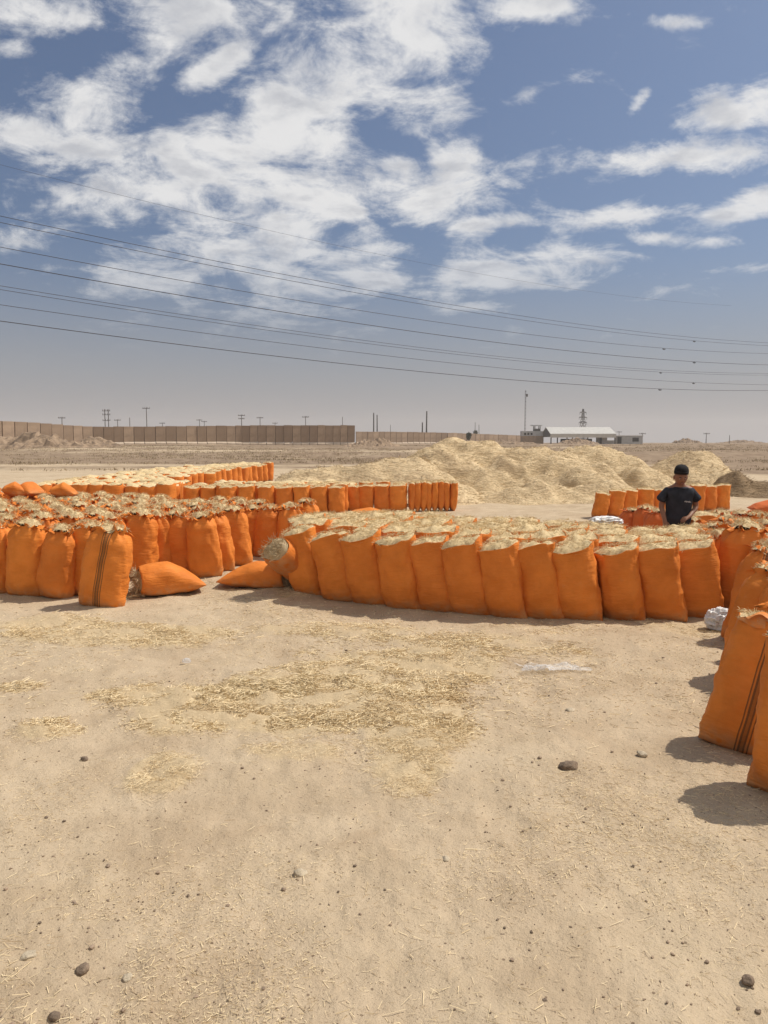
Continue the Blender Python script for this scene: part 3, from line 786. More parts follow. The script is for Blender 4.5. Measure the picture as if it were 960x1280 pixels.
for i, (x, y) in enumerate(E4):
    sack(('tied', i % 5), x, y, R(U(-30, 30)), R(U(-5, 5)), R(U(-4, 4)), 'crumpled tied orange sack in the pack between the boy and the right edge', 'tied sacks packed on the right', sc=U(.92, 1.0))
# right flank, running towards the viewer
F_group = 'sacks of the right flank'
FL = [('tied', 2, 922, 766, 0, 3, -2, 'plump smooth orange sack at the inner corner, right of the crumpled white bag', 1.12, .15),
      ('stripe', 1, 938, 803, -35, 13, 4, 'striped orange sack in the right flank, farthest of its striped sacks', 1.02, .10),
      ('stripe', 0, 941, 852, -35, 14, 4, 'striped orange sack in the right flank, just behind the nearest striped sack', 1.02, .10),
      ('bigopen', 0, 927, 942, -30, 17, 6, 'nearest striped orange sack, leaning right at the right edge', .95, .12),
      ('bigopen', 1, 1003, 1008, -35, 8, 4, 'nearest sack of all, plain orange and cut by the right edge', 0.97, .10)]
for (k, v, px, py, rz, lx, ly, lb, s, off) in FL:
    c = at_z(px, py); sack((k, v), c.x + off * .4, c.y + off, R(rz), R(lx), R(ly), lb, F_group, sc=s)
for i, (x, y) in enumerate([(3.75, 7.35), (4.15, 7.65), (3.45, 6.7), (3.9, 6.95), (3.15, 6.05), (3.5, 6.25), (2.85, 5.3), (3.2, 5.6), (2.55, 4.6), (2.9, 4.9), (4.3, 7.25), (4.6, 7.8)]):
    sack(('tied', i % 5), x, y, R(U(-30, 30)), R(U(-3, 6)), R(U(-4, 4)), 'tied orange sack behind the striped sacks of the right flank', 'sacks packed behind the right flank', sc=U(.96, 1.04))

def rim_flap(x, y, z, rz):
    th = np.linspace(-1, 1, 18); V = []
    for k, (up, out) in enumerate(((0, 0), (.035, .004), (.07, -.004), (.085, .012), (.07, .032))):
        w_ = .15 * (1 - .10 * k)
        V.append(np.c_[th * w_, -out - .02 * (1 - th ** 2) + .008 * np.sin(th * 7 + k), up * (1 - .5 * th ** 2) + .010 * np.sin(th * 5 + k)])
    V = np.concatenate(V); F = grid_faces(5, 18, False)
    V2 = V + np.array([0, .004, .002]); n = len(V)
    mb = MB(); mb.add(np.r_[V, V2], np.r_[F, F[:, ::-1] + n])
    return mb.mesh('rim_flap', M['sack'])
for o_ in [q for q in col.objects if q.type == 'EMPTY' and str(q.get('label', '')).startswith(('nearest striped', 'nearest sack of all'))]:
    link('rim_flap', rim_flap(0, 0, 0, 0), o_, (-.06, -.145, .745))

# --- far left block (D): visible flank and near corner as single sacks, the rest is past counting
D_spots = []
nfl = 12
for i in range(nfl):
    t = i / (nfl - 1); y = 24.6 + 9.6 * t ** 1.1; px = 268 + 72 * t
    x = (px - 480) / 960 * y
    D_spots.append((x, y))
for i, (x, y) in enumerate(D_spots):
    sack(('low', i % 3), x - .15, y, R(U(-30, 30)), R(U(-3, 3)), 0,
         f'open orange sack on the right flank of the far block, {ORD[i]} from its near end' if i < nfl - 1 else 'open orange sack at the far right corner of the far left block', 'flank sacks of the far left block', sc=U(1.0, 1.06))
for i, px in enumerate((78, 89, 101, 113)):
    c = at_d(px, 600, 20.6 + i * .15); sack(('low', i % 3), c.x, 20.6 + i * .15, R(U(-10, 10)), R(U(-3, 3)), 0,
        ['leftmost orange sack at the left corner of the far left block', 'second orange sack from the left corner of the far left block', 'third orange sack from the left corner of the far left block', 'fourth orange sack from the left corner of the far left block'][i], 'corner sacks of the far left block', sc=.98)

def sack_mass():
    gg = np.random.default_rng(33)
    bodyV, bodyF, bodyT, fV, fF = [], [], [], [], []
    mb = MB()
    geos = []
    for s in range(3):
        V, F, _ = sack_geo('open', 500 + s, w=.42, d=.36, h=.70, nu=16, nv=7)
        geos.append((V, F))
    def put(x, y, k=1.0):
        V, F = geos[int(gg.integers(0, 3))]
        a = gg.uniform(-.4, .4); s = gg.uniform(.95, 1.06) * k
        z = gz(x, y)
        Q = np.c_[(V[:, 0] * math.cos(a) - V[:, 1] * math.sin(a)) * s + x, (V[:, 0] * math.sin(a) + V[:, 1] * math.cos(a)) * s + y, V[:, 2] * s + z - .01]
        n0 = mb.n
        mb.add(Q, F[0], 0); mb.q.pop() if False else None
        mb.t.append(F[1] + n0); mb.tm.append(np.zeros(len(F[1])))
        # straw cushion
        t2 = np.linspace(0, 2 * np.pi, 16, endpoint=False); GV = []; sd_ = gg.uniform(0, 50)
        for r in (0, .4, .75, 1.0):
            xx, yy_ = sup(t2, .20 * r, .165 * r, 2.6)
            zz_ = .70 + .055 * (1 - r ** 3) + .03 * fbm(xx * 9 + sd_, yy_ * 9, 0, 2, 12)
            GV.append(np.c_[(xx * math.cos(a) - yy_ * math.sin(a)) * s + x, (xx * math.sin(a) + yy_ * math.cos(a)) * s + y, zz_ * s + z - .01])
        mb.add(np.concatenate(GV), grid_faces(4, 16, True), 1)
    P = [(-8.6, 20.9), (-7.4, 20.75), (-5.75, 20.6), (-5.8, 24.4), (-5.45, 34.2), (-6.2, 37.0), (-8.0, 32.0)]
    y = 20.7; r = 0
    while y < 37:
        x = -9 + (.2 if r % 2 else 0)
        while x < -4:
            if in_poly(x, y, P): put(x + gg.uniform(-.05, .05), y + gg.uniform(-.04, .04))
            x += .41
        y += .40; r += 1
    for j in range(3, 7):
        for i in range(10 if j < 5 else 9): put(-.95 - i * .40 - .1 * (j % 2) + gg.uniform(-.04, .04), 18.05 + j * .40 + gg.uniform(-.03, .03), .9)
    # strip that joins the far left block to the middle block, behind the left block
    y = 18.0
    while y < 20.5:
        x = -8.2 + .12 * (20 - y)
        while x < -5.05:
            put(x + gg.uniform(-.05, .05), y + gg.uniform(-.04, .04)); x += .41
        y += .40
    me = mb.mesh('sack_mass', [M['sack'], M['fill']])
    tag(link('packed_sacks', me), 'far field of open straw-topped orange sacks packed together beyond the nearer blocks', 'sacks', kind='stuff')
sack_mass()

# --- sacks lying down
def lying_geo(seed, L=.74, w=.42, t=.30, nu=36, nv=30, open_end=True, spill=True):
    """axis along +X: closed seam end at x=L, open end at x=0, resting on z=0"""
    gg = np.random.default_rng(seed); th = np.linspace(0, 2 * np.pi, nu, endpoint=False); V = []
    for s in np.linspace(0, 1, nv):
        if open_end:
            a = np.interp(s, [0, .12, .5, .8, .93, 1], [.92, 1.0, 1.03, .96, .84, .70]) * w / 2
            b = np.interp(s, [0, .12, .45, .7, .88, 1], [.86, .98, 1.04, .80, .40, .05]) * t / 2
        else:
            a = np.interp(s, [0, .1, .5, .9, 1], [.72, .92, 1.04, .92, .72]) * w / 2
            b = np.interp(s, [0, .12, .5, .88, 1], [.06, .55, 1.04, .55, .06]) * t / 2
        y, z = sup(th, a, b, 2.3)
        k = 1 + .10 * noise3(np.cos(th) * 1.5, np.sin(th) * 1.5, s * 3 + seed, seed) + .025 * (1 - np.abs(noise3(np.cos(th) * 2, np.sin(th) * 2 + seed, s * 16, seed + 1)))
        zc = np.interp(s, [0, .5, 1], [t * .44, t * .46, t * .22])
        zz_ = z * k + zc
        zz_ = np.where(zz_ < .012, .012 + (zz_ - .012) * .12, zz_)
        V.append(np.c_[np.full(nu, s * L) + .01 * noise3(np.cos(th) * 2, np.sin(th) * 2, seed, seed) * (s < .05), y * k, zz_])
    rim = V[0].copy(); pre = []
    if open_end:
        c = rim.mean(0)
        for (q, dxv) in ((.80, .09), (.90, .03), (.96, .0)):
            r_ = (rim - c) * q + c; r_[:, 0] = rim[:, 0] + dxv; pre.append(r_)
    V = pre + V; rows = len(V); Vb = np.concatenate(V); F = grid_faces(rows, nu, True)
    T = []
    e = (rows - 1) * nu; Vb = np.r_[Vb, [Vb[e:e + nu].mean(0)]]; c1 = len(Vb) - 1
    T += [[c1, e + (j + 1) % nu, e + j] for j in range(nu)]
    if not open_end:
        Vb = np.r_[Vb, [Vb[:nu].mean(0)]]; c2 = len(Vb) - 1; T += [[c2, j, (j + 1) % nu] for j in range(nu)]
    me_b = make_mesh('sack_body', Vb, [F[:, ::-1], np.array(T)], M['sack'])
    if not open_end: return me_b, None
    sm = MB(); c = rim.mean(0); GV = []
    for r in np.linspace(0, 1, 7):
        p = (rim - c) * r * .93 + c; p[:, 0] += .01 - .05 * (1 - r * r) + .02 * fbm(p[:, 1] * 14, p[:, 2] * 14, 0, 2, seed); GV.append(p)
    sm.add(np.concatenate(GV), grid_faces(7, nu, True))
    nb = 420; q = np.sqrt(gg.uniform(0, 1, nb)); ii = gg.integers(0, nu, nb)
    P = (rim[ii] - c) * q[:, None] * .93 + c; P[:, 0] -= .03
    Dr = np.c_[-np.abs(gg.normal(.6, .5, nb)), gg.normal(0, .6, nb), gg.normal(-.1, .6, nb)]
    bv, bf = blades(P, Dr, gg.uniform(.02, .09, nb), gg.uniform(.002, .005, nb), .3, 1, gg); sm.add(bv, bf)
    # a spill of straw on the ground below the mouth
    if not spill: return me_b, sm.mesh('straw_fill', M['core_shaded'])
    nb = 500; P = np.c_[gg.normal(-.08, .09, nb), gg.normal(0, .13, nb), np.full(nb, .012)]; P[:, 2] += .05 * np.exp(-((P[:, 0] + .03) / .08) ** 2) * gg.uniform(0, 1, nb)
    Dr = np.c_[gg.normal(0, 1, (nb, 2)), gg.normal(.05, .15, nb)]
    bv, bf = blades(P, Dr, gg.uniform(.02, .09, nb), gg.uniform(.002, .005, nb), .3, 1, gg); sm.add(bv, bf)
    return me_b, sm.mesh('straw_fill', M['core_shaded'])

def lying(seed, x, y, rz, label, group, z=None, open_end=True, tilt=(0, 0), mat=None, **kw):
    b, f = lying_geo(seed, open_end=open_end, **kw)
    if mat: b.materials.clear(); b.materials.append(M[mat])
    e = bpy.data.objects.new('straw_sack', None); col.objects.link(e); e.empty_display_size = .1
    e.location = (x, y, gz(x, y) - .004 if z is None else z); e.rotation_euler = (tilt[0], tilt[1], rz)
    link('sack_body', b, e)
    if f: link('straw_fill', f, e)
    return tag(e, label, 'sack', group)

c0 = at_z(172, 745); lying(61, c0.x, c0.y + .06, R(24), 'sack lying on the sand beside the striped sack, open straw end left', 'sacks lying on the sand', L=.72, w=.44, t=.36)
c0 = at_z(356, 738); lying(63, c0.x, c0.y + .14, R(180 - 6), 'closed-looking sack lying left of the central block, straw spilling from its right end', 'sacks lying on the sand', L=.80, w=.42, t=.30)
# the tipped sack at the left end of the central block: straw mouth up and towards the viewer
c0 = at_z(352, 712); b_, f_ = lying_geo(65, L=.66, w=.38, t=.34, spill=False)
e = bpy.data.objects.new('straw_sack', None); col.objects.link(e)
ax = Vector((.42, .60, -.55)).normalized(); up_ = Vector((.2, .3, 1)); yv = up_.cross(ax).normalized(); zv = ax.cross(yv)
e.rotation_euler = Matrix((ax, yv, zv)).transposed().to_euler()
e.location = at_d(345, 686, 8.35) - zv * .155
link('sack_body', b_, e); link('straw_fill', f_, e)
tag(e, 'tipped sack leaning on the left end of the central block, straw mouth facing the viewer', 'sack', 'sacks lying on the sand')
# closed plump sacks lying upon the rear of the left block
for i, (px, py, D, rz, lb) in enumerate([(17, 628, 13.6, 20, 'plump tied sack lying on the rear of the left block, farthest left'), (42, 626, 13.9, -30, 'plump sack lying on the rear of the left block, second from the left'),
                                         (78, 630, 13.4, 10, 'round smooth sack lying on the rear of the left block, rightmost of three')]):
    p = at_d(px, py, D); lying(70 + i, p.x - .2, D, R(rz), lb, 'plump sacks on the left block', z=.74, open_end=False, L=.44, w=.36, t=.27)
p = at_d(950, 640, 12.4)
for k in range(3):
    lying(80 + k, p.x - .25 + .05 * k, 12.4, R(8 - 6 * k), ['lowest of the three lying orange sacks stacked at the right edge', 'middle one of the three lying orange sacks stacked at the right edge',
          'topmost lying orange sack of the stack at the right edge'][k], 'stack of lying sacks', z=gz(p.x, 12.4) + .255 * k, open_end=False, L=.80, w=.46, t=.29, mat='sack_red')

# sack lying in the gap of the middle block
c0 = at_z(437, 646); lying(90, c0.x, c0.y, R(4), 'closed orange sack lying in the gap of the middle block', C_group, open_end=False, L=.95, w=.40, t=.20)

# ------------------------------------------------------------------ straw heaps
def heap(name, bumps, box, mat, label, cat='straw heap', seed=1, res=.09, rough=.2, nblade=6000, holes=()):
    x0, x1, y0, y1 = box
    xs = np.arange(x0, x1, res); ys = np.arange(y0, y1, res * 1.15)
    X, Y = np.meshgrid(xs, ys)
    wx = X + .35 * fbm(X * .7, Y * .7, 1, 3, seed + 3); wy = Y + .35 * fbm(X * .7, Y * .7, 5, 3, seed + 4)
    acc = np.zeros_like(X)
    for (bx, by, h, sx, sy) in bumps:
        q = np.sqrt(((wx - bx) / sx) ** 2 + ((wy - by) / sy) ** 2)
        acc = acc + (h * np.clip(1 - sstep(q, 0.0, 1.0), 0, 1)) ** 2.2
    H = acc ** (1 / 2.2)
    a = np.clip(H / .45, 0, 1)
    H = H + a * (rough * fbm(X * .6, Y * .6, 2, 4, seed + 7, .48) * .9 + rough * .5 * (1 - np.abs(fbm(X * .8 + Y * .5, Y * 1.1, 4, 3, seed + 9)) * 1.6)) + a * .022 * fbm(X * 6, Y * 6, 1, 2, seed + 11)
    for (bx, by, h, sx, sy) in holes:
        q = np.sqrt(((wx - bx) / sx) ** 2 + ((wy - by) / sy) ** 2); H = H - np.minimum(h * (1 - sstep(q, .35, 1.0)), np.maximum(H - .06, 0) * .75)
    Zg = ground_z(X.ravel(), Y.ravel()).reshape(X.shape)
    Zt = Zg + H - .05
    V = np.c_[X.ravel(), Y.ravel(), Zt.ravel()]
    F = grid_faces(len(ys), len(xs), False)
    keep = (H.ravel()[F] > .012).any(1); F = F[keep]
    used = np.unique(F); mp = np.full(len(V), -1); mp[used] = np.arange(len(used))
    mb = MB(); mb.add(V[used], mp[F])
    gg = np.random.default_rng(seed); cand = used[H.ravel()[used] > .04]
    pk = gg.choice(cand, nblade)
    P = V[pk] + np.c_[gg.uniform(-res, res, (nblade, 2)) * .5, np.full(nblade, .01)]
    Dr = np.c_[gg.normal(0, 1, nblade), gg.normal(-.3, .8, nblade), gg.normal(.05, .22, nblade)]
    bv, bf = blades(P, Dr, gg.uniform(.05, .16, nblade), gg.uniform(.005, .012, nblade), .4, 2, gg); mb.add(bv, bf)
    o = link(name, mb.mesh(name, M[mat]))
    return tag(o, label, cat, 'heaps of loose straw')

heap('straw_heap', [(-1.0, 22.6, 1.0, 2.6, 2.8), (.7, 23.4, 1.18, 2.8, 3.2), (-2.3, 22.2, .72, 1.7, 2.0)], (-5, 4, 19.2, 28.5), 'heap',
     'low pale straw heap rising behind the middle block, left part of the pile', seed=3, nblade=5000)
heap('straw_heap', [(2.9, 27.6, 1.62, 3.4, 5.0), (1.4, 25.5, 1.08, 2.8, 3.8), (4.8, 26.0, 1.05, 3.4, 5.0), (6.3, 28, 1.34, 3.6, 5.4), (7.9, 28, 1.28, 2.9, 4.6), (9.2, 27, .85, 2.2, 3.6), (5.2, 24.4, .8, 3.6, 3.4),
                    (6.2, 24.0, .95, 2.4, 3.2), (3.7, 22.7, .5, 1.9, 2.2)], (-1, 11.5, 19.8, 34), 'heap', 'biggest straw heap with hollowed front in the middle distance', seed=8, rough=.30, nblade=12000, holes=[(4.4, 23.6, .38, 1.5, 1.0), (5.9, 23.2, .40, 1.9, .9), (7.6, 24.4, .30, 1.3, .9), (3.2, 22.6, .22, 1.0, .7)])
heap('straw_heap', [(11.0, 28, 1.22, 2.5, 3.6), (12.2, 28, 1.0, 2.0, 3.2)], (7.5, 16, 23.5, 33), 'heap', 'rounded straw heap on the right, behind the head of the boy', seed=14, rough=.15, nblade=5000)
heap('straw_heap', [(11.3, 24.8, .78, 1.0, 1.2), (12.1, 24.4, .42, 1.1, 1.0)], (9.6, 14, 22.8, 26.8), 'heap_brown', 'small dark brown lump of old straw before the right heap', seed=17, rough=.14, res=.06, nblade=900)

# ------------------------------------------------------------------ person behind the central block
def skinned(verts, edges, radii, level=2):
    me_ = bpy.data.meshes.new('tmp_skin'); me_.from_pydata(verts, edges, []); me_.update()
    o = bpy.data.objects.new('tmp_skin', me_); col.objects.link(o)
    md = o.modifiers.new('Skin', 'SKIN'); md.use_smooth_shade = True
    for k, r in enumerate(radii):
        sv = me_.skin_vertices[0].data[k]; sv.radius = r if isinstance(r, tuple) else (r, r); sv.use_root = (k == 0)
    ss = o.modifiers.new('Sub', 'SUBSURF'); ss.levels = level; ss.render_levels = level
    dg = bpy.context.evaluated_depsgraph_get(); ev = o.evaluated_get(dg); m2 = ev.to_mesh()
    V = np.empty(len(m2.vertices) * 3); m2.vertices.foreach_get('co', V); V = V.reshape(-1, 3).copy()
    Fq, Ft = [], []
    for p in m2.polygons:
        (Fq if len(p.vertices) == 4 else Ft).append(tuple(p.vertices)) if len(p.vertices) in (3, 4) else None
    ev.to_mesh_clear(); bpy.data.objects.remove(o); bpy.data.meshes.remove(me_)
    return V, np.array(Fq), np.array(Ft)

def add_skinned(mb, sk, m=0):
    V, q, t = sk; n0 = mb.n
    mb.add(V, q, m)
    if len(t): mb.t.append(t + n0); mb.tm.append(np.full(len(t), m))

def ellipsoid(c, r, nu=24, nv=16, tilt=0.0, fn=None):
    th = np.linspace(0, 2 * np.pi, nu, endpoint=False); V = []
    for p in np.linspace(-np.pi / 2 + .02, np.pi / 2 - .02, nv):
        V.append(np.c_[np.cos(p) * np.cos(th), np.cos(p) * np.sin(th), np.full(nu, np.sin(p))])
    V = np.concatenate(V)
    if fn: V = fn(V)
    V = V * np.array(r)
    ct, st = math.cos(tilt), math.sin(tilt)
    V = np.c_[V[:, 0], V[:, 1] * ct - V[:, 2] * st, V[:, 1] * st + V[:, 2] * ct] + np.array(c)
    return V, grid_faces(nv, nu, True)

def person():
    D = 9.65; px = 848
    X = at_d(px, 640, D).x
    J, Rd, E = [], [], []
    def v(p, r): J.append(p); Rd.append(r); return len(J) - 1
    def e(a, b): E.append((a, b))
    pel = v((0, 0, .72), (.115, .085)); sp1 = v((0, 0, .86), (.105, .075)); ch = v((0, .0, 1.02), (.125, .085)); nb = v((0, .005, 1.15), (.075, .06)); nk = v((0, -.012, 1.205), .050); hd = v((0, -.03, 1.27), .055)
    for a, b in ((pel, sp1), (sp1, ch), (ch, nb), (nb, nk), (nk, hd)): e(a, b)
    def hand(wr, wp, fdir, side, palm_n):
        fdir = Vector(fdir).normalized(); n = Vector(palm_n).normalized(); sd = fdir.cross(n).normalized() * side
        w = Vector(wp)
        pm = v(tuple(w + fdir * .045), (.030, .016)); e(wr, pm)
        for k, (off, ln) in enumerate(((-.026, .050), (-.009, .060), (.009, .056), (.026, .043))):
            b0 = w + fdir * .075 + sd * off
            a0 = v(tuple(b0), .0085); e(pm, a0)
            a1 = v(tuple(b0 + (fdir * .9 - n * .35) * ln * .55), .0080); e(a0, a1)
            a2 = v(tuple(b0 + (fdir * .9 - n * .35) * ln * .55 + (fdir * .55 - n * .8) * ln * .5), .0068); e(a1, a2)
        t0 = v(tuple(w + fdir * .03 - sd * .036 - n * .006), .0095); e(pm, t0)
        t1 = v(tuple(w + fdir * .062 - sd * .052 - n * .018), .0085); e(t0, t1)
    # right arm (left in the photo) hangs with the hand on the sack before him
    s_ = v((-.165, 0, 1.115), .048); e(nb, s_); el = v((-.212, .01, .915), .037); e(s_, el); wr = v((-.195, -.105, .745), .025); e(el, wr)
    hand(wr, (-.195, -.105, .745), (.02, -.35, -.9), 1, (-.2, -.9, .35))
    s_ = v((.165, 0, 1.115), .048); e(nb, s_); el = v((.222, .02, .905), .037); e(s_, el); wr = v((.085, -.16, .800), .025); e(el, wr)
    hand(wr, (.085, -.16, .800), (-.75, -.35, -.28), -1, (0, -.35, .9))
    for s in (-1, 1):
        hp = v((s * .075, 0, .66), .078); e(pel, hp); kn = v((s * .085, -.005, .38), .052); e(hp, kn); an = v((s * .09, .01, .075), .034); e(kn, an)
        toe = v((s * .095, -.13, .030), (.036, .024)); e(an, toe)
    mb = MB(); add_skinned(mb, skinned(J, E, Rd), 0)
    tilt = R(17); hc = (0, -.050, 1.287)
    def face(V):
        x, y, z = V[:, 0].copy(), V[:, 1].copy(), V[:, 2].copy()
        fr = sstep(-y, .2, .95)
        lower = sstep(-z, .1, 1.0)
        x2 = x * (1 - .25 * lower); y2 = y * (1 - .10 * lower)
        nose = np.exp(-(x / .13) ** 2) * np.exp(-((z + .12) / .20) ** 2) * fr
        brow = np.exp(-((z - .18) / .09) ** 2) * np.exp(-(x / .6) ** 2) * fr
        sock = (np.exp(-((x - .33) / .16) ** 2) + np.exp(-((x + .33) / .16) ** 2)) * np.exp(-((z - .03) / .10) ** 2) * fr
        mouth = np.exp(-(x / .28) ** 2) * np.exp(-((z + .50) / .07) ** 2) * fr
        chin = np.exp(-(x / .3) ** 2) * np.exp(-((z + .82) / .16) ** 2) * fr
        y2 = y2 - .20 * nose - .05 * brow + .09 * sock - .05 * mouth - .08 * chin
        return np.c_[x2, y2, z]
    V, F = ellipsoid(hc, (.076, .092, .112), 40, 32, -tilt * -1, face); mb.add(V, F, 0)
    ct, st = math.cos(tilt), math.sin(tilt)
    hp = lambda x, y, z: (hc[0] + x, hc[1] + y * ct - z * st, hc[2] + y * st + z * ct)
    for s in (-1, 1):
        V, F = ellipsoid(hp(s * .078, .012, -.008), (.011, .020, .030), 12, 8, tilt); mb.add(V, F, 0)      # ears
        V, F = ellipsoid(hp(s * .026, -.076, .005), (.0135, .009, .006), 12, 8, tilt); mb.add(V, F, 1)
        V, F = ellipsoid(hp(s * .026, -.083, .003), (.006, .004, .0055), 10, 8, tilt); mb.add(V, F, 2)
        V, F = ellipsoid(hp(s * .028, -.086, .022), (.018, .006, .0045), 12, 8, tilt); mb.add(V, F, 2)      # brows
    V, F = ellipsoid(hp(0, -.086, -.056), (.022, .008, .007), 14, 8, tilt); mb.add(V, F, 3)
    root = link('person', mb.mesh('person', [M['skin'], M['eye_white'], M['eye_dark'], M['lip']]))
    root.location = (X, D, gz(X, D)); root.rotation_euler = (0, 0, R(-4))
    tag(root, 'boy in a dark navy t-shirt and black cap looking down, standing behind the central sacks', 'person')
    # shirt: torso and short loose sleeves
    J2 = [(0, 0, .62), (0, 0, .80), (0, 0, .98), (0, .003, 1.085), (0, -.004, 1.178), (-.148, 0, 1.112), (-.205, 0, 1.03), (-.236, -.005, .975), (.148, 0, 1.112), (.205, .003, 1.03), (.240, -.002, .975), (-.070, .004, 1.150), (.070, .004, 1.150)]
    R2 = [(.180, .125), (.172, .118), (.172, .116), (.160, .098), (.078, .072), .056, .064, .074, .056, .064, .074, .052, .052]
    mb = MB(); add_skinned(mb, skinned(J2, [(0, 1), (1, 2), (2, 3), (3, 4), (3, 5), (5, 6), (6, 7), (3, 8), (8, 9), (9, 10), (4, 11), (4, 12)], R2), 0)
    Vc = mb.v[0]; Vc += (.007 * fbm(Vc[:, 0] * 14, Vc[:, 1] * 14, Vc[:, 2] * 10, 3, 5))[:, None] * np.array([.5, 1, .2])
    sh = link('shirt', mb.mesh('shirt', M['shirt']), root)
    # pale print on the chest: a short scrawled line
    mb = MB()
    for k in range(7):
        x0 = .035 + .012 * k; mb.box((x0, -.124 + .003 * (k > 4), .985 + .004 * (k % 2) - .0012 * k), (.008, .003, .010 + .004 * (k % 3)))
    link('chest_print', mb.mesh('chest_print', M['print'], False), sh)
    # trousers
    J3 = [(0, 0, .73), (0, 0, .68), (-.078, 0, .62), (-.087, -.004, .38), (-.092, .01, .09), (.078, 0, .62), (.087, -.004, .38), (.092, .01, .09)]
    R3 = [(.140, .108), (.140, .108), .090, .068, .055, .090, .068, .055]
    mb = MB(); add_skinned(mb, skinned(J3, [(0, 1), (1, 2), (2, 3), (3, 4), (1, 5), (5, 6), (6, 7)], R3), 0)
    link('trousers', mb.mesh('trousers', M['trouser']), root)
    # cap: knitted dome with a turned-up band
    mb = MB(); n = 28; tt = np.linspace(0, 2 * np.pi, n, endpoint=False); rings = []
    for (q, z) in ((.97, .044), (1.06, .042), (1.10, .058), (1.09, .078), (1.07, .082), (1.05, .102), (.93, .128), (.67, .146), (.34, .154), (.02, .156)):
        p = np.array([hp(.079 * q * math.cos(a), .094 * q * math.sin(a) + .004, z - .020 * math.sin(a) * (z < .08)) for a in tt]); rings.append(p)
    mb.add(np.concatenate(rings), grid_faces(len(rings), n, True))
    link('cap', mb.mesh('cap', M['cap']), root)
    # shoes
    for s in (-1, 1):
        V, F = ellipsoid((s * .095, -.055, .036), (.046, .115, .042), 18, 10); mb = MB(); V[:, 2] = np.maximum(V[:, 2], .004); mb.add(V, F)
        link('shoe', mb.mesh('shoe', M['shoe']), root)
person()

# ------------------------------------------------------------------ plastic scraps
def crumple(name, x, y, z, sx, sy, sz, mat, seed, label, ball=True):
    if ball:
        def fn(V):
            n = 1 + .34 * (1 - np.abs(fbm(V[:, 0] * 2.2, V[:, 1] * 2.2, V[:, 2] * 2.2 + seed, 3, seed)) * 1.8) * .9 + .05 * (1 - np.abs(fbm(V[:, 0] * 5, V[:, 1] * 5, V[:, 2] * 5, 2, seed + 4)))
            return V * n[:, None]
        V, F = ellipsoid((0, 0, 0), (sx, sy, sz), 96, 64, 0, fn); V[:, 2] = np.maximum(V[:, 2] + sz * .85, .003)
    else:
        n = 44; a = np.linspace(-1, 1, n); Xg, Yg = np.meshgrid(a, a)
        H = np.abs(fbm(Xg * 3 + seed, Yg * 1.6, 0, 3, seed)) * sz
        wob = 1 + .25 * fbm(Xg * 2, Yg * 2, 4, 2, seed + 2)
        V = np.c_[(Xg * sx * wob).ravel(), (Yg * sy * wob + .25 * sy * np.sin(Xg * 3)).ravel(), H.ravel() + .006]; F = grid_faces(n, n, False)
    o = link(name, make_mesh(name, V, F, M[mat])); o.location = (x, y, z)
    return tag(o, label, 'plastic scrap')
c = at_z(900, 783); crumple('plastic_bag', c.x, c.y, gz(c.x, c.y), .11, .10, .095, 'plastic', 3, 'crumpled white plastic bag on the sand at the inner right corner of the sacks')
c = at_z(692, 834); crumple('plastic_sheet', c.x, c.y, gz(c.x, c.y) + .005, .22, .06, .035, 'film', 5, 'thin clear plastic strip lying on the open sand', False)
c = at_z(233, 825); crumple('plastic_wrapper', c.x, c.y, gz(c.x, c.y), .028, .022, .018, 'film', 9, 'small pale wrapper on the sand above the straw litter')
p = at_d(757, 651, 10.3); crumple('plastic_sheet', at_d(757, 651, 8.95).x, 8.95, .735, .16, .12, .05, 'plastic', 12, 'white plastic sheet heaped at the back edge of the central block', True)

